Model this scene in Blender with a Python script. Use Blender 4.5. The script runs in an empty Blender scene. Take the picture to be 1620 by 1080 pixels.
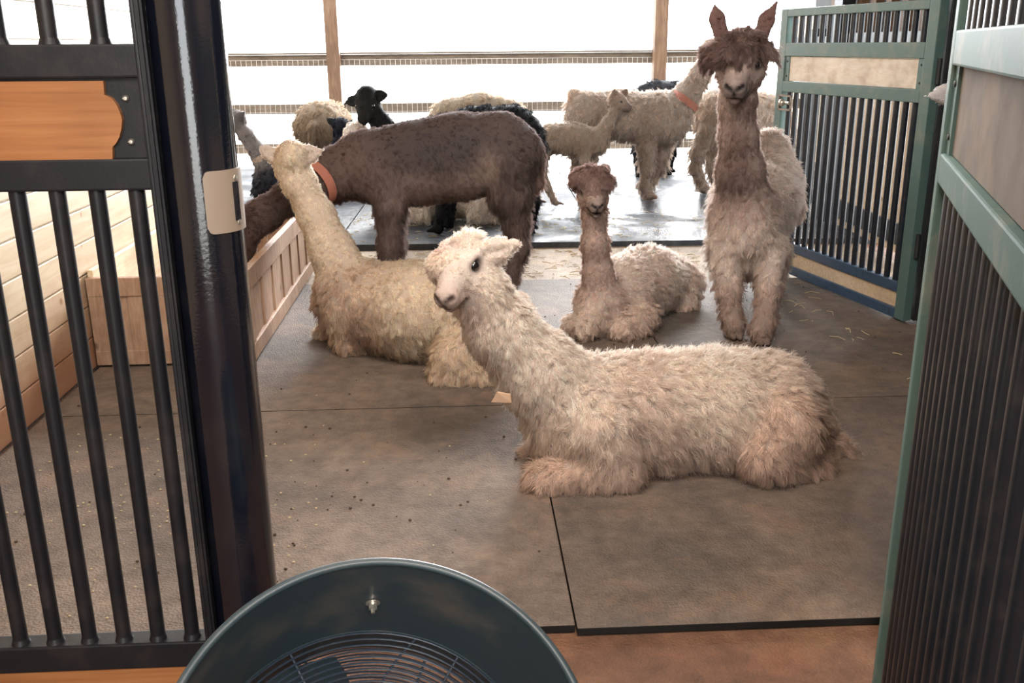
import bpy, bmesh, math, random
import numpy as np
from mathutils import Vector, Matrix
from mathutils.kdtree import KDTree
random.seed(7)
RNG = np.random.default_rng(7)
D = bpy.data
SC = bpy.context.scene
COL = SC.collection

# ------------------------------------------------------------------ camera
FPX, PITCH, ROLL, YAW, CAMH = 1500.0, math.radians(17.4), 0.008, math.atan(0.05), 1.4
_c, _s = math.cos(PITCH), math.sin(PITCH)
CF = np.array([math.sin(YAW) * _c, math.cos(YAW) * _c, -_s])
_r0 = np.array([math.cos(YAW), -math.sin(YAW), 0.0])
_u0 = np.cross(_r0, CF)
CR = math.cos(ROLL) * _r0 - math.sin(ROLL) * _u0
CU = math.sin(ROLL) * _r0 + math.cos(ROLL) * _u0
CPOS = np.array([0, 0, CAMH])
cam_d = D.cameras.new('camera')
cam_d.sensor_width = 36.0
cam_d.lens = 36.0 * FPX / 1620.0
cam_d.clip_start = 0.05
cam_d.clip_end = 300
cam = D.objects.new('camera', cam_d)
COL.objects.link(cam)
cam.matrix_world = Matrix(((CR[0], CU[0], -CF[0], 0), (CR[1], CU[1], -CF[1], 0), (CR[2], CU[2], -CF[2], CAMH), (0, 0, 0, 1)))
SC.camera = cam


def at(u, v, Y):
    """World point at depth Y (metres into the barn) seen at photo pixel u, v."""
    d = CF + CR * (u - 810) / FPX + CU * (540 - v) / FPX
    return CPOS + d * Y / d[1]


def ground(u, v, z=0.0):
    d = CF + CR * (u - 810) / FPX + CU * (540 - v) / FPX
    return CPOS + d * (z - CAMH) / d[2]


# ------------------------------------------------------------------ light
SC.view_settings.view_transform = 'Standard'
SC.view_settings.look = 'None'
SC.view_settings.gamma = 1.0
SC.view_settings.exposure = 0.0
SC.cycles.max_bounces = 6
SC.cycles.diffuse_bounces = 4
SC.cycles.glossy_bounces = 3
SC.cycles.transmission_bounces = 4
SC.cycles.transparent_max_bounces = 10
SC.cycles.sample_clamp_indirect = 6.0
SC.cycles.caustics_reflective = False
SC.cycles.caustics_refractive = False
w = D.worlds.new('sky')
SC.world = w
w.use_nodes = True
bg = w.node_tree.nodes['Background']
bg.inputs[0].default_value = (0.93, 0.97, 1.0, 1)
bg.inputs[1].default_value = 7.0


def area(name, loc, target, sx, sy, energy, color):
    l = D.lights.new(name, 'AREA')
    l.shape = 'RECTANGLE'
    l.size, l.size_y, l.energy, l.color = sx, sy, energy, color
    o = D.objects.new(name, l)
    COL.objects.link(o)
    o.location = loc
    o.rotation_euler = (Vector(target) - Vector(loc)).to_track_quat('-Z', 'Y').to_euler()
    return o


area('added_fill_light', (0.3, -0.9, 2.95), (0.3, 3.4, 0.2), 2.6, 1.2, 340, (1.0, 0.92, 0.84))  # unseen fill light, added to brighten the interior from the camera side
area('added_fill_light', (0.4, 1.9, 2.98), (0.7, 5.8, 0.4), 2.4, 1.0, 225, (1.0, 0.92, 0.84))  # second added fill light, lifts the fronts of the alpacas further in
sun_d = D.lights.new('sun', 'SUN')
sun_d.energy = 24.0
sun_d.angle = math.radians(45)
sun_d.color = (0.97, 0.98, 1.0)
sun = D.objects.new('sun', sun_d)
COL.objects.link(sun)
sun.rotation_euler = Vector((-0.40, -1.0, -0.27)).to_track_quat('-Z', 'Y').to_euler()


# ------------------------------------------------------------------ helpers: objects
def tag(o, label=None, cat=None, group=None, kind=None):
    if label: o['label'] = label
    if cat: o['category'] = cat
    if group: o['group'] = group
    if kind: o['kind'] = kind
    return o


def empty(name, loc, label=None, cat=None, group=None, rz=0.0):
    o = D.objects.new(name, None)
    COL.objects.link(o)
    o.location = loc
    o.rotation_euler = (0, 0, rz)
    o.empty_display_size = 0.1
    return tag(o, label, cat, group)


def link(name, me, mat, parent=None, smooth=False):
    if mat: me.materials.append(mat)
    o = D.objects.new(name, me)
    COL.objects.link(o)
    if parent is not None: o.parent = parent
    if smooth:
        me.polygons.foreach_set('use_smooth', np.ones(len(me.polygons), bool))
    return o


class MB:
    """Collects simple solids in one bmesh."""
    def __init__(self): self.bm = bmesh.new()

    def box(self, lo, hi, M=None, bevel=0.0):
        lo, hi = Vector(lo), Vector(hi)
        r = bmesh.ops.create_cube(self.bm, size=1.0)
        vs = r['verts']
        for v in vs:
            v.co = Vector(((lo[i] + hi[i]) / 2 + v.co[i] * (hi[i] - lo[i]) for i in range(3)))
        if bevel:
            es = list({e for v in vs for e in v.link_edges})
            rb = bmesh.ops.bevel(self.bm, geom=es, offset=bevel, segments=2, affect='EDGES', profile=0.6)
            vs = list({v for f in rb['faces'] for v in f.verts} | {v for v in vs if v.is_valid})
            if M is not None:
                seen = set()
                st = list(vs)
                while st:
                    v = st.pop()
                    if v in seen: continue
                    seen.add(v)
                    st += [e.other_vert(v) for e in v.link_edges]
                vs = list(seen)
        if M is not None:
            for v in vs: v.co = M @ v.co
        return self

    def tube(self, pts, r, n=12, closed=False, caps=True):
        pts = [Vector(p) for p in pts]
        rr = r if isinstance(r, (list, tuple)) else [r] * len(pts)
        m = len(pts)
        rings = []
        ref = None
        for i, p in enumerate(pts):
            if closed: t = pts[(i + 1) % m] - pts[i - 1]
            else: t = pts[min(i + 1, m - 1)] - pts[max(i - 1, 0)]
            t.normalize()
            if ref is None:
                ref = Vector((0, 0, 1)) if abs(t.z) < 0.9 else Vector((1, 0, 0))
            a = (ref - t * ref.dot(t)).normalized()
            ref = a
            b = t.cross(a)
            rings.append([self.bm.verts.new(p + (a * math.cos(2 * math.pi * k / n) + b * math.sin(2 * math.pi * k / n)) * rr[i]) for k in range(n)])
        for i in range(m if closed else m - 1):
            A, B = rings[i], rings[(i + 1) % m]
            for k in range(n):
                self.bm.faces.new((A[k], A[(k + 1) % n], B[(k + 1) % n], B[k]))
        if caps and not closed:
            self.bm.faces.new(rings[0][::-1])
            self.bm.faces.new(rings[-1])
        return self

    def lathe(self, prof, M=None, n=64, closed=False):
        """prof: (radius, height) pairs, turned about Z."""
        rings = []
        for r, z in prof:
            ring = []
            for k in range(n):
                v = Vector((r * math.cos(2 * math.pi * k / n), r * math.sin(2 * math.pi * k / n), z))
                ring.append(self.bm.verts.new(M @ v if M is not None else v))
            rings.append(ring)
        m = len(rings)
        for i in range(m if closed else m - 1):
            A, B = rings[i], rings[(i + 1) % m]
            for k in range(n):
                self.bm.faces.new((A[k], A[(k + 1) % n], B[(k + 1) % n], B[k]))
        return self

    def prism(self, poly, ext, M=None):
        """poly: points in 3D, extruded by vector ext."""
        e = Vector(ext)
        P = [Vector(p) for p in poly]
        f = lambda v: M @ v if M is not None else v
        a = [self.bm.verts.new(f(p)) for p in P]
        b = [self.bm.verts.new(f(p + e)) for p in P]
        self.bm.faces.new(a[::-1])
        self.bm.faces.new(b)
        n = len(P)
        for k in range(n):
            self.bm.faces.new((a[k], a[(k + 1) % n], b[(k + 1) % n], b[k]))
        return self

    def ball(self, c, r, seg=16, M=None):
        rr = bmesh.ops.create_uvsphere(self.bm, u_segments=seg, v_segments=seg // 2 + 2, radius=1.0)
        for v in rr['verts']:
            q = Vector((v.co.x * r[0], v.co.y * r[1], v.co.z * r[2])) if isinstance(r, (tuple, list)) else v.co * r
            v.co = Vector(c) + (M @ q if M is not None else q)
        return self

    def build(self, name, mat, parent=None, smooth=False, origin=None):
        bmesh.ops.recalc_face_normals(self.bm, faces=self.bm.faces)
        me = D.meshes.new(name)
        if origin is not None:
            for v in self.bm.verts: v.co -= Vector(origin)
        self.bm.to_mesh(me)
        self.bm.free()
        o = link(name, me, mat, parent)
        if origin is not None: o.location = origin
        if smooth:
            me.polygons.foreach_set('use_smooth', np.ones(len(me.polygons), bool))
            try: me.set_sharp_from_angle(angle=math.radians(40))
            except Exception: pass
        return o


# ------------------------------------------------------------------ helpers: materials
def newmat(name, color=(0.5, 0.5, 0.5), rough=0.6, metal=0.0, spec=0.5):
    m = D.materials.new(name)
    m.use_nodes = True
    b = m.node_tree.nodes['Principled BSDF']
    b.inputs['Base Color'].default_value = (*color, 1)
    b.inputs['Roughness'].default_value = rough
    b.inputs['Metallic'].default_value = metal
    b.inputs['Specular IOR Level'].default_value = spec
    return m, m.node_tree, b


def N(nt, t, **kw):
    n = nt.nodes.new(t)
    for k, v in kw.items(): setattr(n, k, v)
    return n


def ramp(nt, src, stops):
    r = N(nt, 'ShaderNodeValToRGB')
    els = r.color_ramp.elements
    while len(els) < len(stops): els.new(0.5)
    for e, (p, c) in zip(els, stops):
        e.position = p
        e.color = (*c, 1) if len(c) == 3 else c
    nt.links.new(src, r.inputs[0])
    return r.outputs[0]


def noise(nt, scale, detail=4, rough=0.55, vec=None, dist=0.0):
    n = N(nt, 'ShaderNodeTexNoise')
    n.inputs['Scale'].default_value = scale
    n.inputs['Detail'].default_value = detail
    n.inputs['Roughness'].default_value = rough
    n.inputs['Distortion'].default_value = dist
    if vec is not None: nt.links.new(vec, n.inputs['Vector'])
    return n.outputs[0]


def objcoord(nt, scale=(1, 1, 1), rot=(0, 0, 0)):
    t = N(nt, 'ShaderNodeTexCoord')
    mp = N(nt, 'ShaderNodeMapping')
    mp.inputs['Scale'].default_value = scale
    mp.inputs['Rotation'].default_value = rot
    nt.links.new(t.outputs['Object'], mp.inputs['Vector'])
    return mp.outputs[0]


def mixc(nt, fac, a, b, mode='MIX'):
    m = N(nt, 'ShaderNodeMix', data_type='RGBA', blend_type=mode)
    for s, v in ((m.inputs[0], fac), (m.inputs[6], a), (m.inputs[7], b)):
        if isinstance(v, (int, float)): s.default_value = v
        elif isinstance(v, tuple): s.default_value = (*v, 1)
        else: nt.links.new(v, s)
    return m.outputs[2]


def bump(nt, b, h, strength=0.3, dist=0.01):
    n = N(nt, 'ShaderNodeBump')
    n.inputs['Strength'].default_value = strength
    n.inputs['Distance'].default_value = dist
    nt.links.new(h, n.inputs['Height'])
    nt.links.new(n.outputs[0], b.inputs['Normal'])


def wood(name, c1, c2, c3, scale=(1, 12, 12), knots=0.0, rough=0.6, stain=None, big=3.0):
    """grain runs along the axis whose scale is small"""
    m, nt, b = newmat(name, c1, rough, spec=0.05 if rough > 0.8 else 0.3)
    v = objcoord(nt, scale)
    g = noise(nt, 4.0, 6, 0.6, v, 0.6)
    col = ramp(nt, g, [(0.3, c2), (0.52, c1), (0.72, c3)])
    v2 = objcoord(nt)
    bigv = ramp(nt, noise(nt, big, 3, 0.5, v2), [(0.35, (0.82, 0.8, 0.78)), (0.65, (1.06, 1.06, 1.06))])
    col = mixc(nt, 1.0, col, bigv, 'MULTIPLY')
    if knots:
        vo = N(nt, 'ShaderNodeTexVoronoi')
        vo.inputs['Scale'].default_value = knots
        nt.links.new(objcoord(nt), vo.inputs['Vector'])
        k = ramp(nt, vo.outputs['Distance'], [(0.035, (1, 1, 1)), (0.085, (0, 0, 0))])
        col = mixc(nt, k, col, tuple(x * 0.42 for x in c2))
    if stain:
        s = ramp(nt, noise(nt, 5.0, 5, 0.6, objcoord(nt)), [(0.5, (0, 0, 0)), (0.68, (1, 1, 1))])
        sm = N(nt, 'ShaderNodeMath', operation='MULTIPLY')
        sm.inputs[1].default_value = 0.6
        nt.links.new(s, sm.inputs[0])
        col = mixc(nt, sm.outputs[0], col, stain)
    nt.links.new(col, b.inputs['Base Color'])
    bump(nt, b, g, 0.15, 0.004)
    return m


def paint(name, c, rough=0.35, dust=(0.28, 0.22, 0.17), dustamt=0.35, spec=0.5, scale=9.0):
    m, nt, b = newmat(name, c, rough, spec=spec)
    f = ramp(nt, noise(nt, scale, 6, 0.65, objcoord(nt)), [(0.5, (0, 0, 0)), (0.75, (dustamt,) * 3)])
    nt.links.new(mixc(nt, f, c, dust), b.inputs['Base Color'])
    fine = noise(nt, 160.0, 2, 0.5, objcoord(nt))
    bump(nt, b, fine, 0.12, 0.002)
    return m


def rubber_mat(name, c1, c2, c3):
    m, nt, b = newmat(name, c1, 0.75, spec=0.35)
    v = objcoord(nt)
    n1 = noise(nt, 1.6, 6, 0.62, v, 0.4)
    n2 = noise(nt, 14.0, 6, 0.7, v)
    col = ramp(nt, n1, [(0.34, c2), (0.5, c1), (0.68, c3)])
    sp = ramp(nt, n2, [(0.36, (0.72, 0.70, 0.68)), (0.62, (1.12, 1.1, 1.08))])
    col = mixc(nt, 1.0, col, sp, 'MULTIPLY')
    n3 = ramp(nt, noise(nt, 4.2, 8, 0.7, v, 0.8), [(0.52, (0, 0, 0)), (0.70, (0.55,) * 3)])
    col = mixc(nt, n3, col, tuple(x * y for x, y in zip(c3, (1.25, 1.02, 0.88))))
    n4 = ramp(nt, noise(nt, 2.6, 8, 0.7, objcoord(nt, (1, 1.4, 1), (0, 0, 0.7)), 0.8), [(0.56, (0, 0, 0)), (0.70, (0.5,) * 3)])
    col = mixc(nt, n4, col, tuple(x * 0.62 for x in c2))
    peb = N(nt, 'ShaderNodeTexVoronoi')
    peb.inputs['Scale'].default_value = 130.0
    nt.links.new(v, peb.inputs['Vector'])
    nt.links.new(col, b.inputs['Base Color'])
    bump(nt, b, peb.outputs['Distance'], 0.5, 0.006)
    return m


M = {}
M['steel'] = paint('black_powder_coat', (0.007, 0.007, 0.009), 0.4, dustamt=0.05, spec=0.3)
M['post'] = paint('navy_black_gloss_paint', (0.003, 0.004, 0.008), 0.13, dustamt=0.03, spec=0.9, scale=5)
M['teal'] = paint('teal_gate_paint', (0.085, 0.150, 0.142), 0.42, dust=(0.24, 0.24, 0.18), dustamt=0.5, spec=0.3)
M['teal_worn'] = paint('worn_teal_gate_paint', (0.095, 0.150, 0.135), 0.6, dust=(0.26, 0.25, 0.2), dustamt=0.6, spec=0.04)
M['navy'] = paint('worn_blue_paint', (0.035, 0.075, 0.14), 0.35, dust=(0.02, 0.02, 0.03), dustamt=0.8, scale=30)
M['bar'] = paint('dark_bar_paint', (0.010, 0.014, 0.021), 0.3, dustamt=0.08, scale=20)
M['dark'] = paint('dark_timber_paint', (0.014, 0.016, 0.018), 0.6, dustamt=0.08)
M['plate'] = newmat('beige_plate', (0.20, 0.155, 0.12), 0.45)[0]
M['screw'] = newmat('zinc_screw', (0.55, 0.52, 0.46), 0.35, 0.9)[0]
M['pine'] = wood('pale_pine_siding', (0.66, 0.52, 0.36), (0.56, 0.42, 0.27), (0.73, 0.61, 0.46), (12, 1, 12), knots=5.0, rough=0.45)
M['pinev'] = wood('pale_pine_upright', (0.6, 0.47, 0.34), (0.5, 0.37, 0.25), (0.68, 0.56, 0.43), (12, 12, 1), knots=4.0)
M['trough'] = wood('trough_pine', (0.36, 0.23, 0.155), (0.26, 0.155, 0.10), (0.44, 0.31, 0.22), (9, 9, 2), knots=3.0)
M['maple'] = wood('orange_maple', (0.25, 0.105, 0.040), (0.20, 0.08, 0.029), (0.29, 0.13, 0.053), (0.7, 14, 14), rough=0.35)
M['board'] = wood('scuffed_pale_board', (0.76, 0.69, 0.60), (0.66, 0.58, 0.48), (0.82, 0.77, 0.7), (3, 3, 8), knots=6.0, stain=(0.33, 0.20, 0.11))
M['greyboard'] = wood('worn_grey_plywood', (0.22, 0.19, 0.165), (0.175, 0.145, 0.12), (0.255, 0.225, 0.20), (2, 2, 2), rough=0.9, stain=(0.32, 0.24, 0.18))
M['fence'] = wood('weathered_fence_timber', (0.15, 0.115, 0.085), (0.10, 0.075, 0.055), (0.20, 0.16, 0.125), (1.5, 8, 8))
M['post_wood'] = wood('weathered_post_timber', (0.16, 0.095, 0.058), (0.11, 0.065, 0.04), (0.21, 0.14, 0.09), (9, 9, 1))
M['wire'] = newmat('galvanised_wire', (0.6, 0.58, 0.55), 0.4, 0.7)[0]
M['mat'] = rubber_mat('rubber_stall_mat', (0.118, 0.092, 0.076), (0.080, 0.066, 0.058), (0.175, 0.128, 0.096))
M['matback'] = rubber_mat('dusty_stall_mat', (0.135, 0.106, 0.088), (0.098, 0.080, 0.069), (0.19, 0.148, 0.116))
M['dirt'] = rubber_mat('brown_aisle_floor', (0.130, 0.064, 0.037), (0.09, 0.044, 0.026), (0.185, 0.098, 0.058))
M['strip'] = rubber_mat('straw_dusted_concrete', (0.34, 0.27, 0.2), (0.26, 0.2, 0.15), (0.44, 0.36, 0.27))
M['pad'] = rubber_mat('wet_concrete_pad', (0.066, 0.070, 0.078), (0.040, 0.050, 0.070), (0.092, 0.091, 0.089))
nt = M['pad'].node_tree
b = nt.nodes['Principled BSDF']
b.inputs['Specular IOR Level'].default_value = 0.07
nt.links.new(ramp(nt, noise(nt, 0.9, 5, 0.6, objcoord(nt), 0.5), [(0.44, (0.22,) * 3), (0.58, (0.7,) * 3)]), b.inputs['Roughness'])
M['edge'] = newmat('black_rubber_edge', (0.012, 0.011, 0.010), 0.8, spec=0.2)[0]
M['yard'] = newmat('bleached_yard_ground', (0.82, 0.80, 0.75), 0.9)[0]
M['roof'] = wood('ceiling_boards', (0.42, 0.32, 0.23), (0.33, 0.24, 0.16), (0.5, 0.4, 0.3), (1, 8, 8))
M['fan'] = paint('teal_fan_enamel', (0.022, 0.036, 0.043), 0.42, dust=(0.16, 0.12, 0.09), dustamt=0.5, scale=6)
M['fanwire'] = paint('fan_wire', (0.015, 0.024, 0.038), 0.3, dustamt=0.1)
M['fanblade'] = paint('fan_blade', (0.012, 0.02, 0.026), 0.45, dustamt=0.1)
M['straw'] = newmat('straw', (0.52, 0.42, 0.25), 0.8)[0]
M['dung'] = newmat('dry_dung', (0.06, 0.04, 0.028), 0.9)[0]
M['orange'] = newmat('orange_webbing', (0.34, 0.125, 0.085), 0.7)[0]
M['tanstrap'] = newmat('tan_webbing', (0.28, 0.2, 0.14), 0.7)[0]
M['brownstrap'] = newmat('brown_webbing', (0.16, 0.10, 0.07), 0.7)[0]
M['tag'] = newmat('leather_tag', (0.5, 0.33, 0.22), 0.6)[0]
M['eye'] = newmat('dark_eye', (0.006, 0.005, 0.006), 0.06, spec=0.8)[0]
#BUILD
# ------------------------------------------------------------------ the setting
def struct(name, mb, mat, smooth=False, label=None):
    o = mb.build(name, mat, smooth=smooth)
    o['kind'] = 'structure'
    if label: o['label'] = label
    return o


struct('floor', MB().box((-4.2, -3.5, -0.10), (4.2, 6.85, -0.024)), M['dirt'])
struct('floor_strip', MB().box((-1.7, 5.72, -0.0235), (2.9, 6.78, -0.018)), M['strip'])
pad = MB()
for x0, x1 in ((-5.5, -1.085), (-1.075, 0.855), (0.865, 6.5)):
    for y0, y1 in ((6.80, 8.62), (8.63, 11.4)):
        pad.box((x0, y0, -0.12), (x1, y1, 0.022))
pado = pad.build('floor_pad', M['pad'])
pado['kind'] = 'structure'
pado.rotation_euler = (0, 0, math.radians(-1.2))
struct('ground', MB().box((-60, -40, -0.3), (60, 110, -0.125)), M['yard'])
struct('ceiling', MB().box((-4.2, -3.5, 3.1), (4.4, 9.0, 3.2)), M['roof'])

wl = MB()
z = 0.0
while z < 3.0:
    wl.box((-1.83, 1.62, z + 0.003), (-1.70, 6.5, z + 0.14), bevel=0.004)
    z += 0.143
wl.box((-1.83, 1.62, 0), (-1.712, 6.5, 3.1))
mt, nt, b = newmat('pine_siding_dirty_foot', rough=0.42)
v = objcoord(nt, (12, 0.9, 9))
g = noise(nt, 3.0, 6, 0.6, v, 0.6)
c = ramp(nt, g, [(0.3, (0.44, 0.335, 0.21)), (0.52, (0.53, 0.42, 0.285)), (0.74, (0.59, 0.49, 0.36))])
vo = N(nt, 'ShaderNodeTexVoronoi')
vo.inputs['Scale'].default_value = 4.6
nt.links.new(objcoord(nt), vo.inputs['Vector'])
k = ramp(nt, vo.outputs['Distance'], [(0.04, (1, 1, 1)), (0.09, (0, 0, 0))])
c = mixc(nt, k, c, (0.26, 0.14, 0.07))
sep = N(nt, 'ShaderNodeSeparateXYZ')
nt.links.new(objcoord(nt), sep.inputs[0])
hz = N(nt, 'ShaderNodeMath', operation='MULTIPLY_ADD')
nt.links.new(noise(nt, 3.2, 5, 0.6, objcoord(nt)), hz.inputs[0])
hz.inputs[1].default_value = 0.55
nt.links.new(sep.outputs[2], hz.inputs[2])
st = ramp(nt, hz.outputs[0], [(0.42, (0.85,) * 3), (0.78, (0, 0, 0))])
c = mixc(nt, st, c, (0.27, 0.115, 0.06))
nt.links.new(c, b.inputs['Base Color'])
bump(nt, b, g, 0.15, 0.004)
struct('wall_left', wl, mt)

wr = MB()
for i in range(20):
    wr.box((2.6, 1.9 + i * 0.145, 0.0), (2.72, 1.9 + i * 0.145 + 0.139, 3.1), bevel=0.004)
struct('wall_right', wr, M['dark'])
struct('wall_front', MB().box((1.12, 1.84, 0.0), (2.6, 1.92, 3.1)), M['dark'])
wb = MB()
for i in range(10):
    wb.box((2.90, 5.78 + i * 0.145, 0.04), (2.96, 5.78 + i * 0.145 + 0.139, 1.38), bevel=0.003)
struct('wall_right_rear', wb, M['pinev'])
tr = MB()
tr.box((2.88, 5.7, 0.10), (2.90, 7.24, 0.24))
tr.box((2.88, 5.7, 1.38), (2.98, 7.24, 1.46))
tr.box((2.88, 7.42, 0.0), (2.98, 7.58, 3.1))
for i in range(5):
    tr.box((2.90, 7.72 + i * 0.12, 0.1), (2.93, 7.75 + i * 0.12, 1.5))
tr.box((2.89, 7.58, 1.36), (2.94, 8.4, 1.44))
struct('trim_1', tr, M['bar'])
wt = MB()
for i in range(9):
    wt.box((3.00, 5.8 + i * 0.26, 1.46), (3.06, 5.8 + i * 0.26 + 0.09, 3.1))
struct('trim_2', wt, M['post_wood'])
struct('wall_right_upper', MB().box((3.10, 5.7, 1.10), (3.16, 8.6, 3.1)), M['dark'])
struct('column_right', MB().box((2.34, 4.66, 0.0), (2.52, 4.84, 3.1), bevel=0.006).box((2.52, 4.72, 0), (2.6, 4.80, 3.1)), M['dark'])
struct('wall_aisle_left', MB().box((-3.3, -3.5, 0), (-3.2, 1.7, 3.1)), M['pinev'])
struct('wall_aisle_back', MB().box((-3.3, -3.6, 0), (-1.5, -3.5, 3.1)).box((0.6, -3.6, 0), (3.0, -3.5, 3.1)).box((-1.5, -3.6, 2.5), (0.6, -3.5, 3.1)), M['pinev'])
struct('added_light_screen_left', MB().box((-4.2, 6.5, 0), (-4.1, 12.7, 3.1)), M['pinev'])  # unseen screen, added to keep side light off the pad
struct('added_light_screen_right', MB().box((4.3, 8.4, 0), (4.4, 12.7, 3.1)), M['pinev'])  # matching screen, added to block light from the right
struct('wall_aisle_right', MB().box((2.9, -3.5, 0), (3.0, 1.85, 3.1)), M['pinev'])

# rubber mats
def mat_thing(x0, x1, y0, y1, mat, label, z1=0.0):
    o = MB().box((x0, y0, -0.022), (x1, y1, z1), bevel=0.003).build('rubber_mat', mat)
    o.data.materials.append(M['edge'])
    for p in o.data.polygons:
        if p.normal.z < 0.5: p.material_index = 1
    tag(o, label, 'mat', 'rubber mats on the barn floor')


mat_thing(-1.685, 0.257, 2.06, 3.60, M["matback"], 'brown rubber floor mat nearest the fan, edge under the black post')
mat_thing(0.261, 2.3, 2.045, 3.585, M['mat'], 'brown rubber floor mat under the big cream alpaca, beside the near gate', 0.0)
mat_thing(-1.685, 0.93, 3.605, 5.74, M['matback'], 'dusty rubber floor mat beside the wooden feed trough')
mat_thing(0.934, 2.3, 3.59, 5.66, M['matback'], 'dusty rubber floor mat under the standing tan alpaca')

# ------------------------------------------------------------------ left stall front
sf = empty('stall_front', (-1.2, 1.775, 0.0), 'black barred stall front with an orange wooden board, left of the round post', 'stall front')
def part(name, mb, mat, parent, smooth=False, label=None, kind=None):
    org = Vector((0, 0, 0))
    p = parent
    while p is not None:
        org += p.location
        p = p.parent
    for v in mb.bm.verts: v.co -= org
    o = mb.build(name, mat, parent, smooth)
    if label: o['label'] = label
    if kind: o['kind'] = kind
    return o


XR = -0.560
for z0, z1 in ((1.349, 1.406), (1.153, 1.210), (0.143, 0.204), (2.30, 2.36)):
    part('rail', MB().box((-2.3, 1.750, z0), (XR, 1.80, z1), bevel=0.004), M['steel'], sf)
part('stile', MB().box((XR - 0.004, 1.748, 0.02), (-0.556, 1.80, 2.36), bevel=0.003).box((-0.556, 1.750, 0.02), (-0.5485, 1.776, 2.36)).box((-0.5485, 1.756, 0.02), (-0.5440, 1.774, 2.36)), M['steel'], sf)
x = -0.597
i = 0
while x > -2.2:
    part('bar', MB().tube([(x, 1.772, 0.200), (x, 1.772, 1.156)], 0.0150, 16).lathe([(0.0152, 0.012), (0.019, 0.0)], Matrix.Translation((x, 1.772, 0.203)), 16), M['steel'], sf, True)
    x -= 0.0712
x = -0.626
while x > -2.2:
    part('bar', MB().tube([(x, 1.772, 1.404), (x, 1.772, 2.31)], 0.0155, 16).lathe([(0.0155, 0.012), (0.020, 0.0)], Matrix.Translation((x, 1.772, 1.405)), 16), M['steel'], sf, True)
    x -= 0.0872
part('end_plate', MB().box((-2.3, 1.764, 1.205), (XR, 1.769, 1.352)), M['steel'], sf)
bpoly = []
P_ = lambda u, v: at(u, v, 1.752)
for u, v in ((163, 128), (165, 150), (176, 155), (184, 165), (190, 178), (193, 190), (192, 203), (189, 216), (184, 226), (178, 233), (178, 253)):
    bpoly.append(P_(u, v))
bpoly = [(-2.3, 1.752, 1.348)] + [tuple(p) for p in bpoly] + [(-2.3, 1.752, 1.212)]
bpoly = [(p[0], 1.752, p[2]) for p in bpoly]
part('name_board', MB().prism(bpoly, (0, 0.012, 0)), M['maple'], sf, label='orange wooden board with a curved end')
for u, v in ((196, 156), (205, 225)):
    p = P_(u, v)
    o = part('screw', MB().lathe([(0.0001, -0.005), (0.0032, -0.0048), (0.0058, -0.002), (0.006, 0.0)], Matrix.Translation((p[0], 1.762, p[2])) @ Matrix.Rotation(math.radians(-90), 4, 'X'), 18).box((p[0] - 0.004, 1.7560, p[2] - 0.0006), (p[0] + 0.004, 1.7575, p[2] + 0.0006)), M['screw'], sf, True)
part('kick_board', MB().box((-2.3, 1.758, 0.0), (XR, 1.79, 0.143)), M['maple'], sf, label='orange wooden kick board')

# round post
PX, PY, PR = -0.487, 1.812, 0.0665
post = empty('round_post', (PX, PY, -0.02), 'glossy black round steel post with a beige latch plate', 'post')
part('shaft', MB().lathe([(PR, -0.02), (PR, 3.1)], Matrix.Translation((PX, PY, 0)), 64), M['post'], post, True)
pl = MB()
z0, z1, rc = float(at(360, 370, 1.75)[2]), float(at(360, 271, 1.75)[2]), 0.012
na = 24
rows = []
for i in range(na + 1):
    a = math.radians(15 + 90 * i / na)
    sa = PR * (a - math.radians(15))
    sb = PR * (math.radians(105) - a)
    e = min(sa, sb)
    cut = rc - math.sqrt(max(0, rc * rc - (rc - min(e, rc)) ** 2))
    rows.append((a, z0 + cut, z1 - cut))
def cyl(a, r, z): return Vector((PX + r * math.sin(a), PY - r * math.cos(a), z))
G = [[[pl.bm.verts.new(cyl(a, r, zz)) for zz in (lo, hi)] for r in (PR + 0.0005, PR + 0.0045)] for a, lo, hi in rows]
for i in range(na):
    A, B = G[i], G[i + 1]
    pl.bm.faces.new((A[1][0], B[1][0], B[1][1], A[1][1]))
    pl.bm.faces.new((A[0][0], A[0][1], B[0][1], B[0][0]))
    pl.bm.faces.new((A[0][0], B[0][0], B[1][0], A[1][0]))
    pl.bm.faces.new((A[0][1], A[1][1], B[1][1], B[0][1]))
pl.bm.faces.new((G[0][0][0], G[0][1][0], G[0][1][1], G[0][0][1]))
pl.bm.faces.new((G[na][0][0], G[na][0][1], G[na][1][1], G[na][1][0]))
plate = part('latch_plate', pl, M['plate'], post, True, label='beige latch plate with rounded corners')
sl = MB()
zm = (z0 + z1) / 2
for a in (68,):
    a = math.radians(a)
    T = Matrix.Translation(cyl(a, PR + 0.0045, zm - 0.002)) @ Matrix.Rotation(a, 4, 'Z')
    sl.box((-0.008, -0.0015, -0.036), (0.008, 0.003, 0.036), T, bevel=0.001)
part('slot', sl, M['post'], post)
for zz in (z1 - 0.016, z0 + 0.016):
    a = math.radians(70)
    T = Matrix.Translation(cyl(a, PR + 0.004, zz)) @ Matrix.Rotation(a, 4, 'Z') @ Matrix.Rotation(math.radians(90), 4, 'X')
    part('screw', MB().lathe([(0.0055, 0.0), (0.005, 0.002), (0.0001, 0.0028)], T, 14), M['screw'], post, True)

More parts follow.
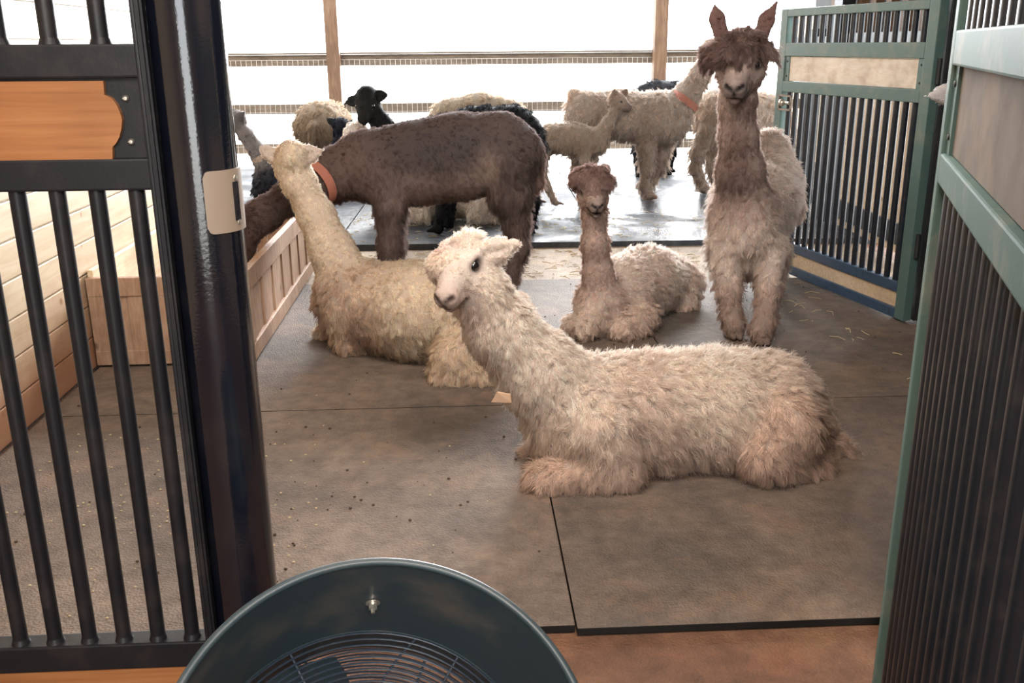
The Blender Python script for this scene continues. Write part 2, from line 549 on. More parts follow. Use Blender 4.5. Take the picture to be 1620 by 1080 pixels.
# ------------------------------------------------------------------ feed trough
TX0, TX1, TY0, TY1 = -1.69, -0.975, 4.20, 6.12
tg = empty('feed_trough', (-1.33, 5.1, 0.0), 'long wooden feed trough with slatted sides standing along the pine wall', 'trough')
sp = MB().box((TX1 - 0.036, TY0, 0.345), (TX1, TY1, 0.44), bevel=0.004).box((TX1 - 0.036, TY0, 0.012), (TX1, TY1, 0.09), bevel=0.004)
sp.box((TX1 - 0.034, TY0, 0.06), (TX1 - 0.002, TY0 + 0.07, 0.36)).box((TX1 - 0.034, TY1 - 0.07, 0.06), (TX1 - 0.002, TY1, 0.36))
y = TY0 + 0.085
kk = 0
while y < TY1 - 0.12:
    dd = 0.004 * (kk % 3)
    sp.box((TX1 - 0.034, y, 0.08), (TX1 - 0.012 - dd, y + 0.083, 0.36), bevel=0.003)
    y += 0.089
    kk += 1
part('side_panel', sp, M['trough'], tg)
def endp(y0, s):
    e = MB().box((TX0, y0, 0.335), (TX1 - 0.036, y0 + 0.034, 0.42), bevel=0.004).box((TX0, y0, 0.012), (TX1 - 0.036, y0 + 0.034, 0.08), bevel=0.004)
    xx = TX0
    q = 0
    while xx < TX1 - 0.12:
        wdt = (0.10, 0.07, 0.085)[q % 3]
        e.box((xx, y0 + (0.002, 0.014, 0.007)[q % 3], 0.07), (xx + wdt - 0.004, y0 + 0.03, 0.345), bevel=0.003)
        xx += wdt
        q += 1
    return e
part('end_panel', endp(TY0, 1), M['trough'], tg)
part('end_panel', endp(TY1 - 0.034, 1), M['trough'], tg)
part('back_panel', MB().box((TX0, TY0 + 0.034, 0.02), (TX0 + 0.025, TY1 - 0.034, 0.45), bevel=0.003), M['pine'], tg, label='pale back board against the wall')
part('bottom_board', MB().box((TX0 + 0.025, TY0 + 0.034, 0.03), (TX1 - 0.036, TY1 - 0.034, 0.055)), M['trough'], tg)

# ------------------------------------------------------------------ paddock fence
fg = empty('paddock_fence', (0.4, 12.0, -0.03), 'weathered wooden paddock fence with wire mesh beyond the concrete pad', 'fence')
for xc in (-1.525, 2.44, -5.5, 6.4):
    part('fence_post', MB().box((xc - 0.078, 11.96, -0.03), (xc + 0.078, 12.115, 3.1), bevel=0.006), M['post_wood'], fg)
for (z0, z1) in ((1.165, 1.295), (0.60, 0.715), (0.125, 0.24)):
    part('fence_rail', MB().box((-7, 12.115, z0), (8, 12.155, z1), bevel=0.004), M['fence'], fg)
part('top_cap', MB().box((-7, 12.08, 1.297), (8, 12.20, 1.32), bevel=0.003), M['fence'], fg)
wm = MB()
xx = -6.0
while xx < 7.2:
    wm.box((xx - 0.0022, 12.1085, 0.0), (xx + 0.0022, 12.1125, 1.235))
    xx += 0.062
zz = 0.0
while zz < 1.25:
    wm.box((-6, 12.108, zz - 0.002), (7.2, 12.112, zz + 0.002))
    zz += 0.1029
part('wire_mesh', wm, M['wire'], fg)

# ------------------------------------------------------------------ gates
def gate(name, hinge, free, zs, label, nbars, hand, up_top, boardmat, bottom=True, latch=False, edge=0.055, dz=0.05, frame='teal'):
    h, f = Vector((*hinge, 0)), Vector((*free, 0))
    L = (f - h).length
    X = (f - h).normalized()
    Yv = Vector((0, 0, 1)).cross(X)
    R = Matrix(((X.x, Yv.x, 0, 0), (X.y, Yv.y, 0, 0), (0, 0, 1, 0), (0, 0, 0, 1)))
    root = empty(name, h, label, 'gate')
    root.rotation_euler = R.to_euler()
    def p(nm, mb, mat, par=root, sm=False, lab=None):
        o = mb.build(nm, mat, par, sm)
        if lab: o['label'] = lab
        return o
    t = dz / 2
    top = up_top
    z_u0, z_u1, z_b0, z_b1, z_l1, z_l0, z_w0, z_bot = zs
    p('stile', MB().box((0, -t, z_bot), (edge, t, top), bevel=0.004), M[frame])
    p('stile', MB().box((L - edge, -t, z_bot), (L, t, top), bevel=0.004), M[frame])
    p('rail', MB().box((edge, -t, z_u1), (L - edge, t, top), bevel=0.004), M[frame])
    p('rail', MB().box((edge, -t, z_b1), (L - edge, t, z_u0), bevel=0.004), M[frame])
    p('rail', MB().box((edge, -t, z_l1), (L - edge, t, z_b0), bevel=0.004), M[frame])
    if bottom:
        p('rail', MB().box((edge, -t, z_w0), (L - edge, t, z_l0), bevel=0.004), M['navy'], lab='worn blue rail')
        p('rail', MB().box((edge, -t, z_bot), (L - edge, t, z_bot + 0.055), bevel=0.004), M['navy'], lab='worn blue bottom rail')
        p('kick_board', MB().box((edge, -0.012, z_bot + 0.05), (L - edge, 0.012, z_w0 + 0.005)), M['pine'], lab='pale pine kick board')
    else:
        p('rail', MB().box((edge, -t, z_bot), (L - edge, t, z_l0), bevel=0.004), M[frame])
    p('board', MB().box((edge + 0.045, -t + 0.014, z_b0 + 0.002), (L - edge - 0.045, t - 0.014, z_b1 - 0.002)), boardmat, lab='scuffed pale wooden board')
    for xx in (edge, L - edge - 0.045):
        br = p('bracket', MB().box((xx, -t + 0.008, z_b0), (xx + 0.045, t - 0.008, z_b1)), M[frame])
        for zz in (z_b0 + 0.03, z_b1 - 0.03):
            p('screw', MB().lathe([(0.006, 0.0), (0.005, 0.003), (0.0001, 0.004)], Matrix.Translation((xx + 0.022, hand * (t - 0.008), zz)) @ Matrix.Rotation(math.radians(-90 * hand), 4, 'X'), 12), M['dark'], br)
    for k in range(nbars):
        xx = edge + (L - 2 * edge) * (k + 0.7) / (nbars + 0.4)
        p('bar', MB().tube([(xx, 0, z_l0 - 0.01), (xx, 0, z_l1 + 0.01)], 0.0165, 12), M['bar'], sm=True)
        p('bar', MB().tube([(xx, 0, z_u0 - 0.01), (xx, 0, z_u1 + 0.01)], 0.0165, 12), M['bar'], sm=True)
    if latch:
        y0 = hand * t
        lp = MB()
        for (a, b_, c_, d_) in ((-0.02, 0.0, 0.13, 0.012), (-0.02, 0.083, 0.13, 0.095), (-0.02, 0.0, -0.008, 0.095), (0.118, 0.0, 0.13, 0.095)):
            lp.box((L - 0.20 + a + 0.02, min(y0, y0 + hand * 0.01), z_l1 - 0.11 + b_), (L - 0.20 + c_ + 0.02, max(y0, y0 + hand * 0.01), z_l1 - 0.11 + d_))
        lo = p('latch', lp, M['plate'], lab='beige gate latch')
        p('latch_bolt', MB().tube([(L - 0.19, y0 + hand * 0.012, z_l1 - 0.062), (L - 0.09, y0 + hand * 0.012, z_l1 - 0.062)], 0.011, 12).ball((L - 0.12, y0 + hand * 0.022, z_l1 - 0.062), 0.022, 14), M['screw'], lo, True)
    for zz in (0.35, 1.2):
        p('hinge', MB().tube([(-0.012, 0, zz), (-0.012, 0, zz + 0.12)], 0.012, 12), M['dark'], sm=True)
    return root


gate('barred_gate', (2.285, 4.62), (1.985, 6.02), (1.395, 1.545, 1.172, 1.318, 1.108, 0.205, 0.150, 0.012),
     'teal barred gate with pale kick board, standing open behind the tan alpaca', 17, 1, 1.59, M['board'], latch=True, edge=0.075)
zq = lambda v: float(at(1528 - v * 0.13, v, 1.70)[2])
d21 = math.radians(21.5)
gate('barred_gate', (0.889, 1.70), (0.889 - 1.36 * math.sin(d21), 1.70 - 1.36 * math.cos(d21)),
     (zq(48), 2.1, zq(238), zq(102), zq(284), 0.10, 0.1, 0.035),
     'near barred gate seen almost edge-on, with a worn grey plywood board', 17, -1, 2.16, M['greyboard'], bottom=False, edge=0.05, frame='teal_worn')
rp = empty('round_post', (1.05, 1.885, -0.02), 'dark round post standing behind the hinged edge of the near gate', 'post')
part('shaft', MB().lathe([(0.0665, -0.02), (0.0665, 3.1)], Matrix.Translation((1.05, 1.885, 0)), 48), M['post'], rp, True)

# ------------------------------------------------------------------ drum fan
c_near = Vector(at(606, 1219, 1.06))
c_deep = Vector(at(584, 1286, 1.215))
nz = (c_near - c_deep).normalized()
DL = (c_near - c_deep).length
FR = 0.30
nx = Vector((1, 0, 0))
nx = (nx - nz * nx.dot(nz)).normalized()
ny = nz.cross(nx)
MF = Matrix(((nx.x, ny.x, nz.x, c_deep.x), (nx.y, ny.y, nz.y, c_deep.y), (nx.z, ny.z, nz.z, c_deep.z), (0, 0, 0, 1)))
fan = empty('drum_fan', (c_deep.x, c_deep.y, -0.024), 'round teal drum fan tilted up on its stand in the aisle', 'fan')
part('drum', MB().lathe([(FR - 0.008, 0.0), (FR - 0.006, 0.05), (FR - 0.003, DL), (FR - 0.0005, DL), (FR - 0.004, 0.05), (FR - 0.006, 0.0)], MF, 128, closed=True), M['fan'], fan, True)
def ring(R, zz, r, n=128):
    return [MF @ Vector((R * math.cos(2 * math.pi * k / n), R * math.sin(2 * math.pi * k / n), zz)) for k in range(n)]
part('rim', MB().tube(ring(FR + 0.002, DL, 0), 0.0065, 10, closed=True), M['fan'], fan, True)
part('rim', MB().tube(ring(FR - 0.004, 0.0, 0), 0.006, 10, closed=True), M['fan'], fan, True)
for layer, zz in ((0, 0.004), (1, -0.075)):
    gr = MB()
    for k in range(22):
        R_ = 0.07 + (FR - 0.012 - 0.07) * k / 21
        gr.tube(ring(R_, zz, 0, 72), 0.0018, 6, closed=True)
    for k in range(12):
        a = 2 * math.pi * (k + 0.35 * layer) / 12
        tw = 0.5 * (1 if layer else -1)
        pts = []
        for q in range(7):
            R_ = 0.06 + (FR - 0.008 - 0.06) * q / 6
            aa = a + (tw * (q / 6 - 0.5) if k % 2 else 0)
            pts.append(MF @ Vector((R_ * math.cos(aa), R_ * math.sin(aa), zz - 0.004)))
        gr.tube(pts, 0.0024, 6)
    part('grille', gr, M['fanwire'], fan, True)
part('drum_back', MB().lathe([(FR - 0.008, -0.08), (FR - 0.008, 0.0), (FR - 0.006, 0.0), (FR - 0.006, -0.08)], MF, 96, closed=True), M['fan'], fan, True)
part('motor', MB().lathe([(0.0001, 0.0), (0.055, 0.0), (0.062, -0.015), (0.062, -0.07), (0.0001, -0.075)], MF, 32), M['fanblade'], fan, True)
for k in range(3):
    a0 = 2 * math.pi * k / 3 + math.radians(118)
    bl = MB()
    F_ = []
    for i in range(9):
        R_ = 0.06 + 0.215 * i / 8
        hw = 0.20 + 0.14 * math.sin(math.pi * min(1, i / 8 * 0.9))
        F_.append([bl.bm.verts.new(MF @ Vector((R_ * math.cos(a0 + s * hw), R_ * math.sin(a0 + s * hw), -0.04 + s * 0.022 + off))) for s in (-1, -0.3, 0.4, 1) for off in (0.0, 0.003)])
    for i in range(8):
        A, B = F_[i], F_[i + 1]
        for j in range(3):
            bl.bm.faces.new((A[2 * j + 1], A[2 * j + 3], B[2 * j + 3], B[2 * j + 1]))
            bl.bm.faces.new((A[2 * j], B[2 * j], B[2 * j + 2], A[2 * j + 2]))
        bl.bm.faces.new((A[0], A[1], B[1], B[0]))
        bl.bm.faces.new((A[6], B[6], B[7], A[7]))
    for A in (F_[0], F_[-1]):
        for j in range(3): bl.bm.faces.new((A[2 * j], A[2 * j + 2], A[2 * j + 3], A[2 * j + 1]))
    part('blade', bl, M['fanblade'], fan, True)
Tb = MF @ Matrix.Rotation(math.radians(93), 4, 'Z') @ Matrix.Translation((FR - 0.006, 0, DL * 0.47)) @ Matrix.Rotation(math.radians(-90), 4, 'Y')
part('bolt', MB().lathe([(0.012, 0.0), (0.012, 0.002), (0.0075, 0.0025), (0.0075, 0.006)], Tb, 24).lathe([(0.0075, 0.004), (0.0075, 0.011), (0.004, 0.012), (0.0035, 0.018), (0.0001, 0.018)], Tb, 6), M['screw'], fan, label='zinc bolt inside the drum')
stn = MB()
for s in (-1, 1):
    piv = MF @ Vector((s * (FR + 0.012), 0, DL * 0.4))
    fx = c_deep.x + s * (FR + 0.012)
    stn.tube([piv, (piv.x, piv.y, 0.10), (piv.x, piv.y - 0.04, 0.0), (piv.x, piv.y - 0.22, -0.008)], 0.012, 10)
    stn.tube([(piv.x, piv.y, 0.10), (piv.x, piv.y + 0.08, 0.0), (piv.x, piv.y + 0.20, -0.008)], 0.012, 10)
stn.tube([(c_deep.x - FR - 0.012, c_deep.y + 0.08, 0.0), (c_deep.x + FR + 0.012, c_deep.y + 0.08, 0.0)], 0.012, 10)
part('stand', stn, M['fanwire'], fan, True)

# ------------------------------------------------------------------ litter
st = MB()
for k in range(900):
    r = random.random()
    if r < 0.62:
        X_, Y_, zb = random.uniform(-0.9, 2.25), random.uniform(5.80, 6.70), -0.016
    elif r < 0.96:
        X_, Y_, zb = random.uniform(-1.0, 3.2), random.uniform(6.9, 8.3), 0.024
    else:
        X_, Y_, zb = random.uniform(1.66, 2.05), random.uniform(3.7, 5.5), 0.002
    a = random.uniform(0, math.pi)
    l = random.uniform(0.02, 0.09)
    wdt = random.uniform(0.0012, 0.0026)
    dx, dy = math.cos(a) * l / 2, math.sin(a) * l / 2
    bx_, by_ = -math.sin(a) * l * random.uniform(-0.2, 0.2), math.cos(a) * l * random.uniform(-0.2, 0.2)
    st.tube([(X_ - dx, Y_ - dy, zb + wdt), (X_ + bx_, Y_ + by_, zb + wdt + random.uniform(0, 0.008)), (X_ + dx, Y_ + dy, zb + wdt)], wdt, 4)
so = st.build('straw_litter', M['straw'])
tag(so, 'scattered straw bits lying on the barn floor and concrete pad', 'straw', kind='stuff')
dg = MB()
for k in range(150):
    if k < 70: X_, Y_ = random.gauss(-0.45, 0.35), random.gauss(2.9, 0.45)
    elif k < 110: X_, Y_ = random.uniform(-1.6, -0.7), random.uniform(2.2, 4.0)
    else: X_, Y_ = random.uniform(0.4, 2.2), random.uniform(3.7, 5.6)
    if Y_ < 2.1 or X_ < -1.65 or X_ > 2.2: continue
    r = random.uniform(0.002, 0.006)
    dg.ball((X_, Y_, r * 0.72), (r, r * random.uniform(0.6, 1), r * 0.7), 8)
do = dg.build('dung_crumbs', M['dung'], smooth=True)
tag(do, 'small dark dung crumbs scattered on the brown rubber mats', 'dung', kind='stuff')
lt = MB()
for k in range(220):
    X_, Y_ = random.gauss(-1.05, 0.35), random.gauss(2.75, 0.4)
    if Y_ < 2.1 or X_ < -1.65 or X_ > 0.1: continue
    r = random.uniform(0.0015, 0.0035)
    lt.ball((X_, Y_, r * 0.72), (r * 1.5, r, r * 0.7), 6)
lo = lt.build('feed_crumbs', M['straw'])
tag(lo, 'pale feed crumbs scattered on the mat behind the barred stall front', 'crumbs', kind='stuff')
# ------------------------------------------------------------------ animals: one closed skin per animal, fleece as hair
V3 = lambda *a: np.array(a, float)
def unit(v):
    v = np.asarray(v, float)
    return v / max(1e-9, np.linalg.norm(v))


def lumps(P, seed, freq):
    r = np.random.default_rng(seed)
    out = np.zeros(P.shape[:-1])
    for i in range(6):
        d = unit(r.normal(size=3)) * freq * r.uniform(0.7, 1.5)
        out += np.sin(P @ d + r.uniform(0, 6.28))
    return out / 6


class Beast:
    def __init__(self, h=0.012):
        self.pr, self.cut, self.h = [], [], h

    def cap(self, a, ra, b=None, rb=None, k=0.05, col='body', fur=None, flow=None, flat=None):
        a = np.asarray(a, float)
        b = a.copy() if b is None else np.asarray(b, float)
        rb = ra if rb is None else rb
        if fur is None: fur = 1.0
        self.pr.append(dict(a=a, b=b, ra=ra, rb=rb, k=k, col=col, fur=fur, flow=flow, flat=flat))

    def chain(self, nodes, **kw):
        for (a, ra), (b, rb) in zip(nodes[:-1], nodes[1:]): self.cap(a, ra, b, rb, **kw)

    def sub(self, a, ra, b=None, rb=None, k=0.008):
        a = np.asarray(a, float)
        b = a.copy() if b is None else np.asarray(b, float)
        self.cut.append(dict(a=a, b=b, ra=ra, rb=ra if rb is None else rb, k=k, flat=None))

    @staticmethod
    def dist(p, P):
        a, b = p['a'], p['b']
        if p['flat'] is not None:
            n, f = p['flat']
            n = unit(n)
            P = P + ((P - a) @ n)[..., None] * n * (1 / f - 1)
            b = b + n * ((b - a) @ n) * (1 / f - 1)
        ab = b - a
        L2 = ab @ ab
        if L2 < 1e-10:
            return np.linalg.norm(P - a, axis=-1) - p['ra']
        t = np.clip((P - a) @ ab / L2, 0, 1)
        d = np.linalg.norm(P - a - t[..., None] * ab, axis=-1)
        return d - (p['ra'] + (p['rb'] - p['ra']) * t)

    def mesh(self, seed=0, lump=0.006):
        h = self.h
        lo = np.min([np.minimum(p['a'] - p['ra'], p['b'] - p['rb']) for p in self.pr], axis=0) - 0.06
        hi = np.max([np.maximum(p['a'] + p['ra'], p['b'] + p['rb']) for p in self.pr], axis=0) + 0.06
        n = np.ceil((hi - lo) / h).astype(int) + 1
        G = np.full(n, 0.5)
        def region(p, m):
            r = max(p['ra'], p['rb']) + m
            l = np.clip(np.floor((np.minimum(p['a'], p['b']) - r - lo) / h).astype(int), 0, n - 1)
            u = np.clip(np.ceil((np.maximum(p['a'], p['b']) + r - lo) / h).astype(int) + 1, 1, n)
            ax = [lo[i] + h * np.arange(l[i], u[i]) for i in range(3)]
            P = np.stack(np.meshgrid(*ax, indexing='ij'), -1)
            return (slice(l[0], u[0]), slice(l[1], u[1]), slice(l[2], u[2])), P
        for p in self.pr:
            s, P = region(p, p['k'] + 3 * h)
            d = self.dist(p, P)
            g = G[s]
            k = p['k']
            hh = np.clip(0.5 + 0.5 * (g - d) / k, 0, 1)
            G[s] = g * (1 - hh) + d * hh - k * hh * (1 - hh)
        if lump:
            ax = [lo[i] + h * np.arange(n[i]) for i in range(3)]
            near = np.abs(G) < 0.05
            idx = np.argwhere(near)
            P = lo + h * idx
            furw = np.zeros(len(P))
            wsum = np.full(len(P), 1e-9)
            for p in self.pr:
                wgt = np.exp(-np.maximum(self.dist(p, P) + 0.05, 0) / 0.02)
                furw += wgt * min(1.0, p['fur'])
                wsum += wgt
            G[near] += lump * (furw / wsum) * (lumps(P, seed, 26) + 0.7 * lumps(P, seed + 5, 60))
        for p in self.cut:
            s, P = region(p, p['k'] + 3 * h)
            d = -self.dist(p, P)
            g = G[s]
            k = p['k']
            hh = np.clip(0.5 - 0.5 * (g - d) / k, 0, 1)
            G[s] = g * (1 - hh) + d * hh + k * hh * (1 - hh)
        # floor contact
        zz = lo[2] + h * np.arange(n[2])
        G = np.maximum(G, (self.floor - zz)[None, None, :])
        # surface nets
        ins = G < 0
        c = [ins[dx:n[0] - 1 + dx, dy:n[1] - 1 + dy, dz:n[2] - 1 + dz] for dx in (0, 1) for dy in (0, 1) for dz in (0, 1)]
        cnt = sum(x.astype(np.int8) for x in c)
        act = (cnt > 0) & (cnt < 8)
        I = np.argwhere(act)
        idx = np.full(act.shape, -1, np.int64)
        idx[act] = np.arange(len(I))
        val = {}
        for dx in (0, 1):
            for dy in (0, 1):
                for dz in (0, 1):
                    val[(dx, dy, dz)] = G[I[:, 0] + dx, I[:, 1] + dy, I[:, 2] + dz]
        acc = np.zeros((len(I), 3))
        num = np.zeros(len(I))
        for ca in val:
            for ax_ in range(3):
                if ca[ax_] == 1: continue
                cb = list(ca)
                cb[ax_] = 1
                cb = tuple(cb)
                va, vb = val[ca], val[cb]
                x = (va < 0) != (vb < 0)
                t = va / np.where(np.abs(va - vb) < 1e-12, 1, va - vb)
                p = np.array(ca, float)[None] + t[:, None] * (np.array(cb, float) - np.array(ca, float))[None]
                acc[x] += p[x]
                num[x] += 1
        V = lo + h * (I + acc / num[:, None])
        F = []
        for ax_ in range(3):
            o1, o2 = [(1, 2), (2, 0), (0, 1)][ax_]
            sl0 = [slice(None)] * 3
            sl1 = [slice(None)] * 3
            sl0[ax_] = slice(0, -1)
            sl1[ax_] = slice(1, None)
            A, B = ins[tuple(sl0)], ins[tuple(sl1)]
            E = np.argwhere(A != B)
            E = E[(E[:, o1] > 0) & (E[:, o2] > 0) & (E[:, o1] < n[o1] - 1) & (E[:, o2] < n[o2] - 1)]
            if not len(E): continue
            flip = A[E[:, 0], E[:, 1], E[:, 2]]
            def cell(d1, d2):
                q = E.copy()
                q[:, o1] -= d1
                q[:, o2] -= d2
                return idx[q[:, 0], q[:, 1], q[:, 2]]
            Q = np.stack([cell(1, 1), cell(0, 1), cell(0, 0), cell(1, 0)], 1)
            Q[~flip] = Q[~flip][:, ::-1]
            F.append(Q)
        F = np.concatenate(F)
        return V, F

    def fields(self, V, cols):
        names = list(cols)
        C = np.zeros((len(V), 3))
        L = np.zeros(len(V))
        FL = np.zeros((len(V), 3))
        W = np.full(len(V), 1e-12)
        for p in self.pr:
            d = self.dist(p, V)
            w_ = np.exp(-np.maximum(d + 0.03, 0) / 0.014)
            C += w_[:, None] * np.array(cols[p['col']])
            L += w_ * p['fur']
            fl = p['flow'] if p['flow'] is not None else V3(0, 0, -1)
            FL += w_[:, None] * unit(fl)
            W += w_
        return C / W[:, None], L / W, FL / W[:, None]


def mesh_from(name, V, F, col=None):
    me = D.meshes.new(name)
    me.vertices.add(len(V))
    me.vertices.foreach_set('co', V.astype(np.float32).ravel())
    me.loops.add(F.size)
    me.loops.foreach_set('vertex_index', F.astype(np.int32).ravel())
    me.polygons.add(len(F))
    me.polygons.foreach_set('loop_start', np.arange(0, F.size, 4, dtype=np.int32))
    me.polygons.foreach_set('use_smooth', np.ones(len(F), bool))
    me.update(calc_edges=True)
    me.validate()
    if col is not None:
        a = me.attributes.new('col', 'FLOAT_COLOR', 'POINT')
        a.data.foreach_set('color', np.concatenate([col, np.ones((len(col), 1))], 1).astype(np.float32).ravel())
    return me


def skin_material():
    m, nt, b = newmat('fleece_skin', rough=0.85, spec=0.15)
    a = N(nt, 'ShaderNodeAttribute', attribute_name='col')
    v = objcoord(nt)
    n = noise(nt, 70.0, 4, 0.6, v)
    c = mixc(nt, 1.0, a.outputs['Color'], ramp(nt, n, [(0.3, (0.84,) * 3), (0.7, (1.0,) * 3)]), 'MULTIPLY')
    nt.links.new(c, b.inputs['Base Color'])
    bump(nt, b, n, 0.25, 0.004)
    return m


def hair_material():
    m = D.materials.new('fleece_hair')
    m.use_nodes = True
    nt = m.node_tree
    nt.nodes.clear()
    out = N(nt, 'ShaderNodeOutputMaterial')
    a = N(nt, 'ShaderNodeAttribute', attribute_name='col')
    nr = N(nt, 'ShaderNodeAttribute', attribute_name='nrm')
    d = N(nt, 'ShaderNodeBsdfDiffuse')
    t = N(nt, 'ShaderNodeBsdfTranslucent')
    g = N(nt, 'ShaderNodeBsdfHair')
    g.component = 'Reflection'
    g.inputs['RoughnessU'].default_value = 0.35
    g.inputs['RoughnessV'].default_value = 0.9
    f = N(nt, 'ShaderNodeBsdfHair')
    f.component = 'Transmission'
    f.inputs['RoughnessU'].default_value = 0.45
    f.inputs['RoughnessV'].default_value = 0.45
    mx = N(nt, 'ShaderNodeMixShader')
    mx.inputs[0].default_value = 0.16
    mx2 = N(nt, 'ShaderNodeMixShader')
    mx2.inputs[0].default_value = 0.06
    mx3 = N(nt, 'ShaderNodeMixShader')
    mx3.inputs[0].default_value = 0.38
    for x in (d, t, g, f): nt.links.new(a.outputs['Color'], x.inputs['Color'])
    nt.links.new(nr.outputs['Vector'], d.inputs['Normal'])
    nt.links.new(d.outputs[0], mx.inputs[1])
    nt.links.new(t.outputs[0], mx.inputs[2])
    nt.links.new(mx.outputs[0], mx3.inputs[1])
    nt.links.new(f.outputs[0], mx3.inputs[2])
    nt.links.new(mx3.outputs[0], mx2.inputs[1])
    nt.links.new(g.outputs[0], mx2.inputs[2])
    tp = N(nt, 'ShaderNodeBsdfTransparent')
    mx4 = N(nt, 'ShaderNodeMixShader')
    mx4.inputs[0].default_value = 0.05
    nt.links.new(mx2.outputs[0], mx4.inputs[1])
    nt.links.new(tp.outputs[0], mx4.inputs[2])
    nt.links.new(mx4.outputs[0], out.inputs['Surface'])
    return m


SKIN, HAIR = skin_material(), hair_material()


def fleece(name, V, F, col, L, FL, Nrm, n, length, rad, clump_n, clumpy, lift, curl, seed, parent, offs, npt=5, floor=0.0, droop=0.5):
    r = np.random.default_rng(seed)
    T = np.concatenate([F[:, [0, 1, 2]], F[:, [0, 2, 3]]])
    a, b, c = V[T[:, 0]], V[T[:, 1]], V[T[:, 2]]
    ar = np.linalg.norm(np.cross(b - a, c - a), axis=1)
    Lf = L[T].mean(1)
    zc = (a[:, 2] + b[:, 2] + c[:, 2]) / 3
    wgt = ar * np.clip(Lf * 4, 0, 1) ** 1 * (zc > floor + 0.006) / np.maximum(0.45, np.minimum(Lf, 1.2)) ** 0.6
    wgt /= wgt.sum()
    ti = r.choice(len(T), n, p=wgt)
    u = r.random((n, 2))
    fl = u.sum(1) > 1
    u[fl] = 1 - u[fl]
    bc = np.stack([1 - u.sum(1), u[:, 0], u[:, 1]], 1)
    ip = lambda A: (A[T[ti]] * bc.reshape(n, 3, *([1] * (A.ndim - 1)))).sum(1)
    P0, C0, L0, G0, N0 = ip(V), ip(col), ip(L), ip(FL), ip(Nrm)
    N0 /= np.linalg.norm(N0, axis=1)[:, None] + 1e-9
    G0 -= N0 * (G0 * N0).sum(1)[:, None]
    gl = np.linalg.norm(G0, axis=1)[:, None]
    G0 = np.where(gl > 0.05, G0 / np.maximum(gl, 0.05), 0)
    ci = r.choice(n, clump_n, replace=False)
    kd = KDTree(clump_n)
    for i, q in enumerate(P0[ci]): kd.insert(q, i)
    kd.balance()
    near = np.fromiter((kd.find(q)[1] for q in P0), np.int64, n)
    cc = ci[near]
    cr = r.normal(size=(clump_n, 3)) * 0.46
    jit = r.normal(size=(n, 3)) * 0.22
    dirn = G0 * 1.0 + N0 * lift + cr[near] + jit
    fly = r.random(n) < 0.12
    dirn[fly] += N0[fly] * 0.8 + r.normal(size=(int(fly.sum()), 3)) * 0.25
    dirn /= np.linalg.norm(dirn, axis=1)[:, None]
    # keep hairs outside the skin
    dn = (dirn * N0).sum(1)
    fix = np.maximum(0.16 - dn, 0)[:, None]
    dirn = dirn + N0 * fix
    ln = L0 * length * r.uniform(0.7, 1.2, n)
    ln[fly] *= 1.15
    s = np.linspace(0, 1, npt)
    ph = r.uniform(0, 6.28, clump_n)[near]
    side = np.cross(dirn, N0)
    side /= np.linalg.norm(side, axis=1)[:, None] + 1e-9
    path = np.zeros((n, npt, 3))
    for i, si in enumerate(s):
        wav = np.sin(ph + si * 7.5) * curl * si
        wav2 = np.cos(ph + si * 7.5) * curl * si
        p = P0 - N0 * 0.003 + ln[:, None] * (dirn * si + V3(0, 0, -droop) * si * si * 0.5 + side * wav[:, None] + N0 * wav2[:, None] * 0.6)
        path[:, i] = p
    cp = path[cc]
    for i, si in enumerate(s):
        f = (clumpy * si ** 0.8) * np.where(fly, 0.25, 1.0)[:, None]
        tgt = cp[:, i] + (P0 - P0[cc]) * (1 - si) * 0.6
        path[:, i] = path[:, i] * (1 - f) + tgt * f
    path[:, :, 2] = np.maximum(path[:, :, 2], floor + 0.002)
    hc = D.hair_curves.new(name)
    hc.add_curves([npt] * n)
    hc.position_data.foreach_set('vector', (path - offs).astype(np.float32).ravel())
    rd = np.repeat((rad * np.array([1.0, 1.0, 0.9, 0.65, 0.2]))[None], n, 0) * r.uniform(0.7, 1.25, n)[:, None]
    at_ = hc.attributes.get('radius') or hc.attributes.new('radius', 'FLOAT', 'POINT')
    at_.data.foreach_set('value', rd.astype(np.float32).ravel())
    cv = 1.34 * C0 * (r.uniform(0.66, 1.22, n) * r.uniform(0.94, 1.05, clump_n)[near])[:, None]
    at_ = hc.attributes.new('col', 'FLOAT_COLOR', 'CURVE')
    at_.data.foreach_set('color', np.concatenate([np.clip(cv, 0.002, 0.95), np.ones((n, 1))], 1).astype(np.float32).ravel())
    nm = N0 * 1.0 + dirn * 0.3 + cr[near] * 0.3 + jit * 0.6
    nm /= np.linalg.norm(nm, axis=1)[:, None]
    at_ = hc.attributes.new('nrm', 'FLOAT_VECTOR', 'CURVE')
    at_.data.foreach_set('vector', nm.astype(np.float32).ravel())
    hc.materials.append(HAIR)
    o = D.objects.new(name, hc)
    COL.objects.link(o)
    o.parent = parent
    return o


